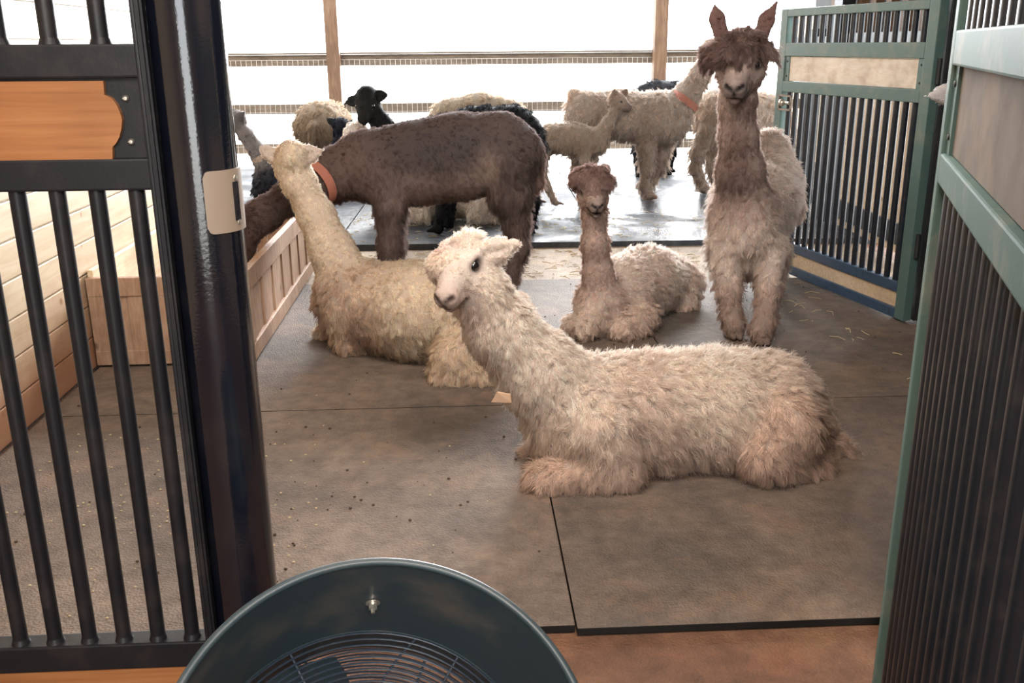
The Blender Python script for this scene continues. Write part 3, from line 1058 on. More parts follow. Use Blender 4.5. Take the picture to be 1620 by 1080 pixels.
def head(B, c, fwd, s=1.0, ears=(), top=(0.085, 0.035, 0.07), topfur=2.2, facefur=0.22, up=(0, 0, 1), cheek=1.0, mouth=0.0, fine=True, crown=0.0):
    """Head about cranium centre c; returns frame for the eyes."""
    Fv = unit(fwd)
    U = np.asarray(up, float)
    U = unit(U - Fv * (U @ Fv))
    Lv = np.cross(U, Fv)
    q = lambda f, l, u: np.asarray(c) + s * (f * Fv + l * Lv + u * U)
    back = -Fv - 0.3 * U
    kw = dict(col='face', flow=back)
    B.cap(q(-0.005, 0, -crown), (0.074 - 0.6 * crown) * s, k=0.03, fur=0.45, **kw)
    B.cap(q(0.02, 0, -0.03), 0.062 * s * cheek, q(0.085, 0, -0.045), 0.046 * s, k=0.03, fur=0.35, **kw)
    for g in (-1, 1):
        B.cap(q(0.01, g * 0.03, -0.035), 0.045 * s * cheek, q(0.06, g * 0.022, -0.05), 0.034 * s, k=0.025, fur=0.4, **kw)
        B.cap(q(0.045, g * 0.048, 0.03), 0.017 * s, q(0.01, g * 0.058, 0.03), 0.016 * s, k=0.02, fur=facefur, **kw)
    B.cap(q(0.04, 0, 0.008), 0.054 * s, q(0.15, 0, -0.026), 0.033 * s, k=0.03, fur=facefur, **kw)
    B.cap(q(0.155, -0.012, -0.028), 0.026 * s, q(0.155, 0.012, -0.028), 0.026 * s, k=0.018, col='nose', fur=0.06, flow=back)
    for g in (-1, 1):
        B.cap(q(0.150, g * 0.014, -0.052), 0.021 * s, q(0.115, g * 0.022, -0.052), 0.022 * s, k=0.012, col='lip', fur=0.08, flow=back)
    B.cap(q(0.07, 0, -0.068), 0.034 * s, q(0.142, 0, -0.074 - mouth), 0.0185 * s, k=0.012, col='lip', fur=0.15, flow=back)
    if fine:
        for g in (-1, 1):
            B.sub(q(0.186, g * 0.012, -0.024), 0.0055 * s, q(0.168, g * 0.026, -0.017), 0.0045 * s, k=0.005)
            B.sub(q(0.183, 0, -0.066 - mouth * 0.5), 0.0035 * s + mouth * 0.5, q(0.115, g * 0.045, -0.062 - mouth * 0.3), 0.003 * s, k=0.006)
            B.sub(q(0.045, g * 0.068, 0.012), 0.014 * s, k=0.012)
        B.sub(q(0.182, 0, -0.040), 0.003 * s, q(0.176, 0, -0.062), 0.003 * s, k=0.005)
    if top:
        tr_, tf, tu = top
        B.cap(q(tf - 0.03, 0, tu), tr_ * s, q(tf + 0.01, 0, tu - 0.01), tr_ * 0.92 * s, k=0.04, col='top', fur=topfur * 0.55, flow=Fv * 0.8 + V3(0, 0, -0.7))
        B.cap(q(-0.06, 0, 0.02 - crown * 1.6), (0.066 - 0.6 * crown) * s, k=0.04, col='face', fur=0.8, flow=back + V3(0, 0, -1))
    for e in ears:
        base, tip, nrm = e[0], e[1], unit(e[2])
        base, tip = np.asarray(base, float), np.asarray(tip, float)
        mid = base * 0.62 + tip * 0.38 + (e[3] if len(e) > 3 else V3(0, 0, 0))
        fl = (nrm, 0.5)
        kw2 = dict(col='ear', fur=0.32, flow=tip - base)
        es = e[4] if len(e) > 4 else 1.12
        B.cap(base, 0.030 * s * es, mid, 0.031 * s * es, k=0.02, flat=fl, **kw2)
        B.cap(mid, 0.031 * s * es, tip, 0.006 * s, k=0.015, flat=fl, **kw2)
        if fine:
            B.sub(base * 0.75 + mid * 0.25 + nrm * 0.020 * s, 0.010 * s, mid * 0.4 + tip * 0.6 + nrm * 0.015 * s, 0.006 * s, k=0.008)
    return q, Fv, Lv, U


def strap(name, c, axis, ru, rv, width, mat, parent, up=(0, 0, 1), th=0.004, label=None):
    """A collar band round the neck: centre, neck axis, radii."""
    A = unit(axis)
    Uv = np.asarray(up, float)
    Uv = unit(Uv - A * (Uv @ A))
    W_ = np.cross(A, Uv)
    mb = MB()
    n = 40
    rings = []
    for k in range(n):
        t = 2 * math.pi * k / n
        e = W_ * math.cos(t) + Uv * math.sin(t)
        sc = 1 / math.sqrt((math.cos(t) / ru) ** 2 + (math.sin(t) / rv) ** 2)
        rings.append([mb.bm.verts.new(Vector(np.asarray(c) + e * (sc + d_) + A * a_)) for d_, a_ in ((0, -width / 2), (th, -width / 2), (th, width / 2), (0, width / 2))])
    for k in range(n):
        P, Q = rings[k], rings[(k + 1) % n]
        for j in range(4):
            mb.bm.faces.new((P[j], P[(j + 1) % 4], Q[(j + 1) % 4], Q[j]))
    return part(name, mb, mat, parent, True, label)


def finish(B, name, label, cols, seed, base, n_hair, length, rad, clump=25, clumpy=0.6, lift=0.55, curl=0.12, eyes=None, floor=0.0, lump=0.007, stain=None, droop=0.5, group='alpacas', fringe=None):
    B.floor = floor
    V, F = B.mesh(seed, lump)
    C, L, FL = B.fields(V, cols)
    base = np.array([base[0], base[1], floor])
    if stain is not None: C = stain(V, C)
    C = C * (1 + 0.08 * lumps(V, seed + 3, 9) + 0.04 * lumps(V, seed + 9, 30))[:, None]
    if eyes is not None:
        q, _f, _l, _u, s_, which = eyes
        for g in which:
            d = np.linalg.norm(V - q(0.046, g * 0.058, 0.013), axis=1)
            L = L * np.clip((d - 0.020 * s_) / (0.035 * s_), 0.0, 1)
    lum = (C @ np.array((0.3, 0.55, 0.15)))[:, None]
    C = np.clip((C * 0.76 + lum * 0.24) * np.array((1.0, 0.985, 1.03)), 0.002, 0.92)
    root = empty(name, base, label, 'alpaca', group)
    under = 0.66 * C * (1 - 0.2 * np.clip((L - 0.12) / 0.35, 0, 1))[:, None]  # skin painted darker beneath long fur, like shade between the strands
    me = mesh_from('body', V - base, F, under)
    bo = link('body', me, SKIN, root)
    nrm = np.zeros(len(V) * 3, np.float32)
    me.vertex_normals.foreach_get('vector', nrm)
    Nrm = nrm.reshape(-1, 3).astype(float)
    if n_hair:
        fleece('fleece', V, F, C, L, FL, Nrm, n_hair, length, rad, max(20, n_hair // clump), clumpy, lift, curl, seed, root, base, floor=floor, droop=droop)
    if fringe is not None:
        fn, flen, fcl, fcol, flift = fringe
        Lt = np.zeros(len(V))
        for p in B.pr:
            if p['col'] == 'top': Lt = np.maximum(Lt, np.clip(1 - B.dist(p, V) / 0.012, 0, 1))
        Lt *= (C @ np.ones(3) > 0)
        if eyes is not None:
            for g in eyes[5]:
                Lt *= np.linalg.norm(V - eyes[0](0.05, g * 0.058, 0.016), axis=1) > 0.036
        Ct = np.clip(C * np.array(fcol), 0.002, 0.9)
        fleece('topknot', V, F, Ct, Lt, FL, Nrm, fn, flen, rad * 1.0, max(12, fn // fcl), 0.8, flift, 0.25, seed + 50, root, base, floor=floor, droop=0.9)
    if eyes is not None:
        q, Fv, Lv, U, s, which = eyes
        for g in which:
            mb = MB().ball(q(0.048, g * 0.0555, 0.013), (0.0185 * s, 0.0175 * s, 0.0175 * s), 20)
            part('eye', mb, M['eye'], root, True)
    return root
# ------------------------------------------------------------------ the alpacas
LAT = lambda yaw: V3(math.cos(yaw), math.sin(yaw), 0)
CREAM = dict(body=(0.77, 0.615, 0.475), leg=(0.68, 0.50, 0.36), neck=(0.76, 0.61, 0.475), face=(0.76, 0.62, 0.48), top=(0.74, 0.57, 0.42), nose=(0.46, 0.27, 0.21), lip=(0.52, 0.37, 0.29), ear=(0.74, 0.59, 0.46), foot=(0.3, 0.2, 0.14), tail=(0.72, 0.54, 0.38))
BLACK = dict(body=(0.017, 0.019, 0.022), leg=(0.012, 0.012, 0.016), neck=(0.014, 0.014, 0.017), face=(0.022, 0.024, 0.024), top=(0.016, 0.018, 0.018), nose=(0.01,) * 3, lip=(0.02,) * 3, ear=(0.02, 0.022, 0.022), foot=(0.01,) * 3, tail=(0.012, 0.013, 0.016))
def tint(base, **kw):
    d = dict(base)
    d.update(kw)
    return d


# A1: big cream alpaca lying in front
def hero():
    B = Beast(0.0085)
    bk = V3(0.8, 0, -0.55)
    B.chain([(at(935, 650, 3.06), .185), (at(1030, 652, 3.06), .195), (at(1135, 650, 3.07), .200), (at(1212, 650, 3.08), .185), (at(1255, 668, 3.09), .12)], k=.06, flow=bk, fur=1.0)
    B.cap(at(905, 668, 3.02), .15, at(925, 690, 3.0), .13, k=.06, flow=V3(.4, 0, -1))
    B.chain([(at(912, 640, 3.04), .165), (at(854, 590, 3.03), .132), (at(792, 520, 3.01), .102), (at(756, 455, 2.99), .083), (at(742, 420, 2.985), .072)], k=.05, col='neck', flow=V3(.25, 0, -1), fur=.62)
    # near foreleg folded under
    B.cap(at(955, 680, 2.90), .12, at(975, 735, 2.86), .085, k=.05, flow=V3(.3, 0, -1))
    B.cap(at(978, 744, 2.85), .066, at(858, 757, 2.84), .046, k=.035, col='leg', flow=V3(-.5, 0, -.8))
    B.cap(at(858, 757, 2.84), .046, at(900, 770, 2.90), .04, k=.03, col='leg')
    B.cap(at(960, 725, 3.22), .07, at(842, 720, 3.12), .043, k=.03, col='leg', flow=V3(-.5, 0, -.8))
    # haunches
    for (dy, dv) in ((0, 0), (.34, -40)):
        B.cap(at(1232, 680 + dv, 2.93 + dy), .135, at(1208, 715 + dv, 2.87 + dy), .092, k=.04, col='leg', flow=V3(.2, 0, -1))
        B.cap(at(1216, 730 + dv, 2.86 + dy), .066, at(1285, 745 + dv, 2.90 + dy), .062, k=.035, col='leg', flow=V3(.4, 0, -.9))
        B.cap(at(1215, 752 + dv, 2.85 + dy), .03, at(1180, 758 + dv, 2.86 + dy), .020, k=.015, col='leg', fur=.4)
    B.chain([(at(1268, 672, 3.09), .085), (at(1300, 700, 3.07), .055), (at(1330, 714, 3.05), .036)], k=.03, col='tail', flow=V3(1, 0, -.3), fur=1.1)
    c = at(731, 408, 2.98)
    th = math.radians(22)
    fw = V3(-math.sin(th) * .93, -math.cos(th) * .93, -.42)
    e1, e2 = at(766, 400, 2.97), at(825, 384, 2.95)
    q, Fv, Lv, U = head(B, c, fw, 1.06, ears=[(e1, e2, V3(-.25, -1, .1), V3(0, 0, -.004), 1.25), (at(715, 395, 3.08), at(705, 402, 3.18), V3(.1, -1, 0))], crown=.02, top=(.046, .02, -.022), topfur=.7, facefur=.2, cheek=1.05)
    B.cap(at(698, 418, 2.93), .043, k=.02, col='top', fur=.7, flow=V3(-.4, -.5, -.7))
    B.cap(at(722, 418, 2.95), .038, k=.02, col='top', fur=.7, flow=V3(-.4, -.5, -.5))
    for g in (-1, 1): B.sub(q(.050, g * .074, .013), .013, k=.010)
    def stain(V, C):
        f = np.clip((0.30 - V[:, 2]) / 0.30, 0, 1) * 0.45 + 0.35 * np.clip(lumps(V, 77, 12), 0, 1)
        f = np.clip(f, 0, 0.6) * (V[:, 2] < 0.75)
        C = C * (1 - f[:, None]) + np.array((0.50, 0.345, 0.24)) * f[:, None]
        d = np.linalg.norm((V - np.asarray(at(700, 385, 2.93))) * V3(1, .7, 1.6), axis=1)
        C = np.where((d < .055)[:, None] & (lumps(V, 5, 90) > -.2)[:, None], C * .6 + np.array((.30, .13, .09)) * .4, C)
        return dark_features(C, V, q, Fv, Lv, U, 1.06, (.30, .17, .13))
    r = finish(B, 'alpaca', 'large cream alpaca lying in front of all the others, face turned to the viewer', CREAM, 11, (at(1070, 650, 3.06)[0], 3.06), 170000, .044, .0007, clump=34, clumpy=.42, lift=.5, eyes=(q, Fv, Lv, U, 1.06, (-1, 1)), stain=stain, fringe=(9000, .020, 45, (1, 1, 1), .35))
    tg_ = MB()
    a, b_ = at(783, 630, 2.83), at(797, 614, 2.83)
    tg_.prism([at(777, 636, 2.84), at(786, 620, 2.84), at(806, 624, 2.86), at(808, 637, 2.86)], (0.004, 0.006, 0.0))
    part('collar_tag', tg_, M['tag'], r, label='small tan leather collar tag')
    return r


def dark_features(C, V, q, Fv, Lv, U, s, dark, mouth=True, gape=0.0):
    """Nostrils, lip line and eye rims keep their own dark skin colour."""
    C = C.copy()
    def seg(a, b, r):
        a, b = np.asarray(a), np.asarray(b)
        ab = b - a
        t = np.clip((V - a) @ ab / (ab @ ab), 0, 1)
        d = np.linalg.norm(V - a - t[:, None] * ab, axis=1)
        return np.clip(1.6 - d / r, 0, 1)[:, None]
    dk = np.array(dark)
    for g in (-1, 1):
        for a, b, r in ((q(.182, g * .010, -.024), q(.168, g * .027, -.017), .0085 * s), (q(.172, 0, -.063 - gape * .5), q(.118, g * .042, -.060), .005 * s + gape * .8), (q(.046, g * .062, .013), q(.043, g * .062, .013), .021 * s)):
            f = seg(a, b, r)
            C = C * (1 - f) + dk * .35 * f
    f = seg(q(.184, 0, -.035), q(.176, 0, -.062), .006 * s)
    return C * (1 - f) + dk * .5 * f


hero()


# A2: cream alpaca lying with its back to us, head turned away
def backview():
    B = Beast(0.0105)
    bk = V3(.8, -.35, -.5)
    B.chain([(at(580, 482, 4.42), .205), (at(660, 492, 4.28), .215), (at(735, 500, 4.16), .205), (at(785, 512, 4.08), .155)], k=.06, flow=bk)
    B.cap(at(548, 470, 4.44), .155, at(560, 505, 4.42), .13, k=.06, flow=V3(.2, -.1, -1), col='body')
    B.cap(at(570, 505, 4.36), .10, at(552, 540, 4.33), .062, k=.04, col='leg', flow=V3(-.3, -.3, -.8))
    B.cap(at(552, 543, 4.33), .060, at(580, 553, 4.36), .05, k=.03, col='leg')
    B.cap(at(545, 510, 4.62), .08, at(515, 523, 4.60), .05, k=.03, col='leg', flow=V3(-.3, -.3, -.8))
    B.cap(at(755, 545, 3.98), .14, at(722, 565, 3.93), .11, k=.04, col='leg', flow=V3(-.1, -.1, -1))
    B.cap(at(700, 595, 3.90), .064, at(765, 592, 3.88), .066, k=.035, col='leg', flow=V3(0, -.3, -1))
    B.cap(at(800, 510, 4.2), .115, at(808, 545, 4.15), .07, k=.04, col='leg')
    B.cap(at(815, 480, 4.15), .05, at(838, 510, 4.1), .04, k=.03, col='tail')
    B.chain([(at(548, 445, 4.47), .135), (at(525, 395, 4.50), .098), (at(500, 340, 4.53), .077), (at(472, 285, 4.55), .070), (at(461, 260, 4.56), .066)], k=.05, col='neck', flow=V3(.3, 0, -1), fur=.45)
    fw = V3(-.45, .85, -.18)
    q, Fv, Lv, U = head(B, at(459, 254, 4.57), fw, .95, ears=[(at(436, 250, 4.57), at(409, 229, 4.53), V3(.5, -.85, .3), V3(0, 0, 0), 1.2), (at(478, 248, 4.54), at(512, 236, 4.53), V3(.1, -1, .25), V3(0, 0, 0), 1.3)], top=(.05, .02, .048), topfur=.9, fine=True)
    def stain(V, C):
        p0 = np.asarray(at(555, 505, 4.35))
        f = np.clip(1.25 - np.linalg.norm(V - p0, axis=1) / .26, 0, .75) * np.clip(.75 + lumps(V, 3, 24), 0, 1)
        C = C * (1 - f[:, None]) + np.array((.40, .27, .18)) * f[:, None]
        return C
    finish(B, 'alpaca', 'cream alpaca lying beside the feed trough, back to the viewer, head raised and turned away', tint(CREAM, body=(.84, .64, .44), leg=(.80, .585, .39), neck=(.84, .64, .44), face=(.80, .62, .43), top=(.52, .33, .2)), 21, (at(660, 492, 4.28)[0], 4.28), 110000, .034, .0007, clump=30, clumpy=.48, lift=.45, stain=stain)


backview()


# A3: brown alpaca standing, head down in the trough
def brown():
    B = Beast(0.0115)
    bk = V3(.7, 0, -.6)
    B.chain([(at(590, 262, 5.25), .195), (at(660, 258, 5.25), .215), (at(725, 248, 5.25), .225), (at(792, 240, 5.25), .20), (at(815, 246, 5.25), .15)], k=.06, flow=bk, flat=None, fur=.5)
    B.chain([(at(575, 262, 5.25), .175), (at(525, 277, 5.2), .135), (at(468, 306, 5.02), .090), (at(415, 340, 4.88), .078), (at(388, 366, 4.82), .072)], k=.05, col='neck', flow=V3(.4, 0, -.8), fur=.6)
    gz = lambda u, Y, du=0: ground(u, 540, 0)
    fy = 5.13
    def foot(u, Y, z=.035):
        p = at(u, 300, Y)
        x = at(u, 470, Y)[0]
        return V3(x, Y, z)
    for dy, du in ((0, 0), (.24, 4)):
        f = foot(616 + du, fy + dy)
        B.cap(at(612, 285, fy + dy + .03), .115, at(617 + du, 330, fy + dy), .078, k=.05, flow=V3(0, 0, -1))
        B.chain([(at(617 + du, 330, fy + dy), .078), (at(618 + du, 388, fy + dy), .062), (f + V3(0, 0, .05), .055), (f, .045)], k=.03, col='leg', fur=1.0)
        B.cap(f + V3(-.04, -.01, -.005), .028, f + V3(-.075, -.01, -.015), .018, k=.015, col='foot', fur=.1)
    for dy, du in ((0, 0), (.24, -8)):
        f = foot(798 + du, fy + dy + .02)
        B.cap(at(803, 258, fy + dy), .135, at(806, 305, fy + dy), .112, k=.05, flow=V3(.2, 0, -1), fur=1.1)
        B.chain([(at(808, 310, fy + dy), .108), (at(817, 352, fy + dy + .02), .070), (at(821, 388, fy + dy + .02), .055), (at(806, 440, fy + dy + .02), .046), (f + V3(0, 0, .04), .044), (f, .04)], k=.03, col='leg', fur=1.0)
        B.cap(f + V3(-.04, -.01, -.005), .028, f + V3(-.075, -.01, -.015), .018, k=.015, col='foot', fur=.1)
    B.cap(at(845, 240, 5.25), .045, at(850, 290, 5.25), .04, k=.03, col='tail', fur=1.2)
    fw = V3(-.42, -.12, -.9)
    q, Fv, Lv, U = head(B, at(382, 366, 4.80), fw, 1.0, ears=[(at(371, 352, 4.88), at(364, 328, 4.94), V3(-.3, -1, 0)), (at(370, 358, 4.72), at(364, 338, 4.68), V3(-.3, -1, 0))], top=(.06, .01, .06), up=(-.8, 0, .5), fine=False)
    def stain(V, C):
        def blob(u, v, r, c, a, C, sx=1.0):
            p = np.asarray(at(u, v, 5.05))
            d = np.sqrt(((V[:, 0] - p[0]) / sx) ** 2 + (V[:, 2] - p[2]) ** 2)
            f = (np.clip(1.5 - d / r, 0, 1) * a)[:, None] * (V[:, 1] < 5.4)[:, None]
            return C * (1 - f) + np.array(c) * f
        C = blob(560, 275, .14, (.22, .135, .10), .7, C)
        C = blob(770, 262, .09, (.44, .31, .22), .75, C, .7)
        C = blob(745, 296, .09, (.40, .29, .22), .7, C, 1.3)
        C = blob(655, 305, .09, (.36, .25, .19), .65, C, 2.2)
        C = blob(700, 235, .11, (.085, .066, .068), .65, C, 2.6)
        return C
    r = finish(B, 'alpaca', 'brown alpaca standing sideways with an orange collar, head lowered into the feed trough', dict(body=(.155, .108, .092), leg=(.20, .138, .112), neck=(.155, .098, .078), face=(.10, .055, .04), top=(.12, .065, .045), nose=(.05, .03, .025), lip=(.08, .05, .04), ear=(.12, .065, .045), foot=(.06, .04, .03), tail=(.24, .15, .11)), 31, (at(690, 258, 5.25)[0], 5.25), 125000, .034, .0007, clump=26, clumpy=.5, lift=.42, stain=stain)
    strap('collar', at(499, 291, 5.11), np.asarray(at(470, 312, 5.02)) - np.asarray(at(525, 277, 5.2)), .125, .125, .055, M['orange'], r, label='orange webbing collar')


brown()


# A4: small tan alpaca lying, facing us
def small():
    B = Beast(0.009)
    bk = V3(.45, .8, -.5)
    B.chain([(at(955, 478, 4.66), .14), (at(985, 460, 4.78), .165), (at(1020, 445, 4.93), .18), (at(1052, 445, 5.10), .155)], k=.05, flow=bk)
    B.cap(at(950, 490, 4.60), .12, at(955, 505, 4.58), .10, k=.05, flow=V3(0, -.2, -1))
    B.chain([(at(950, 470, 4.62), .115), (at(946, 432, 4.60), .072), (at(942, 385, 4.58), .060), (at(940, 335, 4.57), .055), (at(940, 318, 4.57), .055)], k=.04, col='neck', flow=V3(0, 0, -1), fur=.5)
    B.cap(at(935, 505, 4.52), .08, at(922, 517, 4.46), .052, k=.03, col='leg', flow=V3(-.2, -.4, -.8))
    B.cap(at(905, 514, 4.56), .05, at(925, 522, 4.46), .048, k=.03, col='leg', flow=V3(-.2, -.4, -.8))
    B.cap(at(1015, 500, 4.60), .09, at(985, 520, 4.46), .058, k=.03, col='leg', flow=V3(-.1, -.4, -.8))
    B.cap(at(985, 522, 4.45), .056, at(1010, 522, 4.50), .055, k=.03, col='leg', flow=V3(-.1, -.4, -.8))
    B.cap(at(1080, 450, 5.08), .115, at(1080, 478, 5.0), .075, k=.04, col='leg', flow=V3(.2, 0, -1))
    B.cap(at(1060, 478, 4.98), .055, at(1085, 483, 5.0), .05, k=.03, col='leg')
    B.cap(at(960, 470, 5.1), .10, at(945, 485, 5.0), .06, k=.04, col='leg')
    B.cap(at(1082, 430, 5.25), .05, at(1088, 455, 5.3), .035, k=.03, col='tail')
    fw = V3(.02, -.93, -.20)
    c = at(938, 302, 4.55)
    q, Fv, Lv, U = head(B, c, fw, .88, ears=[(at(917, 288, 4.60), at(899, 281, 4.62), V3(-.3, -1, .1)), (at(955, 272, 4.60), at(962, 262, 4.62), V3(.3, -1, .1))], top=(.075, .03, .05), topfur=1.2, mouth=.010, cheek=1.15)
    for u, v in ((916, 283), (938, 277), (959, 284), (928, 275), (948, 274)):
        B.cap(at(u, v, 4.51), .033, k=.02, col='top', fur=1.4, flow=V3((u - 938) * .03, -.7, -.5))
    stain = lambda V, C: dark_features(C, V, q, Fv, Lv, U, .88, (.05, .04, .04), gape=.008)
    r = finish(B, 'alpaca', 'small tan alpaca with a curly brown topknot lying on the mat, facing the viewer', dict(body=(.76, .60, .48), leg=(.74, .56, .43), neck=(.56, .40, .31), face=(.58, .42, .32), top=(.27, .165, .13), nose=(.10, .075, .07), lip=(.26, .18, .15), ear=(.45, .31, .24), foot=(.2, .14, .1), tail=(.6, .45, .35)), 41, (at(1000, 460, 4.85)[0], 4.85), 80000, .036, .0008, clump=30, clumpy=.62, lift=.42, curl=.2, eyes=(q, Fv, Lv, U, .88, (-1, 1)), stain=stain, fringe=(7000, .035, 50, (1, 1, 1), .7))
    strap('collar', at(949, 458, 4.61), V3(.03, .05, 1), .090, .090, .022, M['brownstrap'], r, up=(0, 1, 0), label='thin brown collar')


small()


# A5: tan alpaca standing, facing us
def standing():
    B = Beast(0.0095)
    bk = V3(.2, .6, -.6)
    lat = V3(1, -.2, 0)
    B.chain([(at(1180, 345, 4.66), .185), (at(1192, 325, 4.85), .20), (at(1203, 296, 5.15), .205), (at(1204, 288, 5.36), .18)], k=.06, flow=bk)
    B.cap(at(1182, 372, 4.60), .165, at(1183, 392, 4.62), .14, k=.06, flow=V3(0, -.2, -1), fur=1.2)
    B.cap(at(1212, 240, 5.22), .12, at(1216, 250, 5.36), .125, k=.06, flow=bk)
    B.chain([(at(1176, 322, 4.60), .145), (at(1171, 270, 4.55), .105), (at(1168, 215, 4.51), .082), (at(1167, 160, 4.48), .078), (at(1170, 115, 4.47), .075)], k=.05, col='neck', flow=V3(0, 0, -1), fur=.55)
    for (s_, k0, k1, ft) in ((at(1146, 395, 4.58), at(1153, 455, 4.50), at(1157, 500, 4.46), (1160, 534)), (at(1222, 395, 4.54), at(1216, 455, 4.44), at(1210, 505, 4.38), (1203, 543))):
        g = ground(*ft)
        f = V3(g[0], g[1], .04)
        B.cap(s_, .085, k0, .058, k=.04, flow=V3(0, 0, -1), fur=1.0)
        B.chain([(k0, .056), (k1, .047), (f + V3(0, 0, .03), .046), (f, .043)], k=.025, col='leg', fur=.85)
        for sx in (-.016, .016):
            B.cap(f + V3(sx, -.035, -.012), .022, f + V3(sx, -.065, -.022), .014, k=.01, col='foot', fur=.08)
    for (hx, fx) in ((-.12, -.13), (.085, .09)):
        hp = at(1206, 300, 5.38)
        h0 = hp + V3(hx, 0, -.05)
        kn = V3(h0[0] + .0, 5.22, .52)
        hk = V3(h0[0], 5.52, .34)
        f = V3(h0[0] * .0 + hp[0] + fx, 5.42, .04)
        B.cap(h0, .125, kn, .10, k=.05, flow=V3(0, 0, -1))
        B.chain([(kn, .10), (hk, .058), (f + V3(0, 0, .03), .048), (f, .045)], k=.03, col='leg', fur=1.0)
        B.cap(f + V3(0, -.04, -.01), .026, f + V3(0, -.07, -.02), .016, k=.01, col='foot', fur=.08)
    B.cap(at(1206, 260, 5.56), .055, at(1206, 310, 5.62), .04, k=.03, col='tail')
    th = math.radians(22)
    fw = V3(-math.sin(th) * .93, -math.cos(th) * .93, -.34)
    c = at(1172, 98, 4.46)
    q, Fv, Lv, U = head(B, c, fw, 1.32, ears=[(at(1142, 58, 4.47), at(1131, 9, 4.47), V3(.15, -1, .1), V3(-.012, 0, .03), .92), (at(1203, 60, 4.48), at(1229, 3, 4.46), V3(-.25, -1, .1), V3(.0, 0, .02), .88)], top=(.058, .0, .040), topfur=1.2, facefur=.22, cheek=1.2, mouth=.004)
    for u, v, Y in ((1133, 84, 4.40), (1152, 78, 4.36), (1178, 74, 4.37), (1203, 78, 4.42), (1165, 66, 4.42), (1190, 64, 4.43)):
        B.cap(at(u, v, Y), .034, k=.02, col='top', fur=2.0, flow=V3((u - 1170) * .028, -.5, -.75))
    def stain(V, C):
        p = np.asarray(at(1170, 240, 4.45))
        f = np.clip(1.6 - np.abs(V[:, 0] - p[0] + .01) / .055, 0, 1) * (V[:, 1] < 4.56) * (V[:, 2] > .72) * (V[:, 2] < 1.16)
        f = f * np.clip(.9 + .5 * lumps(V, 8, 20), 0, 1) * .8
        C = C * (1 - f[:, None]) + np.array((.22, .125, .095)) * f[:, None]
        p2 = np.asarray(at(1168, 290, 4.45))
        d = np.linalg.norm((V - p2) * V3(1, .4, 1), axis=1)
        f = (np.clip(1.5 - d / .10, 0, 1) * .6 * (V[:, 1] < 4.56))[:, None]
        C = C * (1 - f) + np.array((.24, .15, .12)) * f
        f = (np.clip((.34 - V[:, 2]) / .2, 0, 1) * .45)[:, None]
        C = C * (1 - f) + np.array((.33, .21, .14)) * f
        return dark_features(C, V, q, Fv, Lv, U, 1.32, (.07, .055, .055))
    finish(B, 'alpaca', 'tall tan alpaca standing and facing the viewer with a shaggy brown fringe and upright ears', dict(body=(.74, .59, .48), leg=(.66, .50, .39), neck=(.58, .43, .34), face=(.62, .46, .37), top=(.23, .145, .115), nose=(.12, .095, .09), lip=(.26, .19, .165), ear=(.24, .12, .095), foot=(.12, .09, .07), tail=(.5, .4, .3)), 51, (at(1196, 325, 4.9)[0], 4.9), 120000, .038, .00075, clump=34, clumpy=.64, lift=.36, curl=.16, eyes=(q, Fv, Lv, U, 1.32, (-1, 1)), stain=stain, droop=.7, fringe=(9000, .085, 60, (1, 1, 1), .3))


standing()


# generic builders for the animals further back
def legs(B, tops, r, fur=.9, toe=(-1, 0)):
    """tops: list of node lists; last node is the foot on the ground."""
    for nodes in tops:
        rr = [r * 2.0, r * 1.25, r, r * .92][:len(nodes)]
        B.chain(list(zip(nodes, rr)), k=.04, col='leg', fur=fur)
        f = np.asarray(nodes[-1])
        B.cap(f + V3(toe[0] * .03, toe[1] * .03, -.005), r * .62, f + V3(toe[0] * .075, toe[1] * .075, -.015), r * .42, k=.015, col='foot', fur=.12)


def gp(u, Y, z=.04):
    """point at height z above the pad, on photo column u, depth Y"""
    p = at(u, 300, Y)
    return V3(at(u, 320, Y)[0], Y, z + .022)


PAD = .022
# A6: black alpaca standing behind the brown one
def black():
    B = Beast(0.014)
    Y = 7.22
    B.chain([(at(690, 228, Y), .20), (at(750, 218, Y), .215), (at(812, 212, Y), .195), (at(828, 216, Y), .15)], k=.06, flow=V3(.6, 0, -.7))
    B.chain([(at(668, 222, Y), .145), (at(634, 224, Y - .04), .09), (at(605, 200, Y - .08), .07), (at(588, 172, Y - .1), .07)], k=.05, col='neck', flow=V3(.2, 0, -1), fur=.5)
    legs(B, [[at(698, 270, Y - .09), at(702, 310, Y - .09), gp(692, Y - .09, .05)], [at(712, 270, Y + .12), at(713, 310, Y + .12), gp(709, Y + .12, .05)]], .04, .45)
    legs(B, [[at(825, 250, Y - .09), at(838, 300, Y - .06), at(844, 322, Y - .04), gp(838, Y - .08, .05)], [at(825, 250, Y + .12), at(834, 300, Y + .14), at(840, 322, Y + .14), gp(833, Y + .12, .05)]], .05, 1.1)
    B.chain([(at(838, 200, Y), .06), (at(848, 230, Y), .07), (at(848, 250, Y), .05)], k=.03, col='tail', fur=1.5)
    q, Fv, Lv, U = head(B, at(580, 164, Y - .12), V3(-.16, -.86, -.48), 1.0, ears=[(at(592, 156, Y - .1), at(618, 149, Y - .1), V3(0, -1, .2), V3(0, 0, .01), 1.3), (at(564, 158, Y - .12), at(544, 163, Y - .12), V3(0, -1, .2), V3(0, 0, 0), 1.2)], top=(.068, .0, .045), topfur=.7)
    finish(B, 'alpaca', 'black alpaca standing behind the brown one, looking over its shoulders at the viewer', BLACK, 61, (at(750, 218, Y)[0], Y), 22000, .035, .0013, clumpy=.6, floor=PAD, eyes=(q, Fv, Lv, U, 1.0, (-1, 1)))


black()


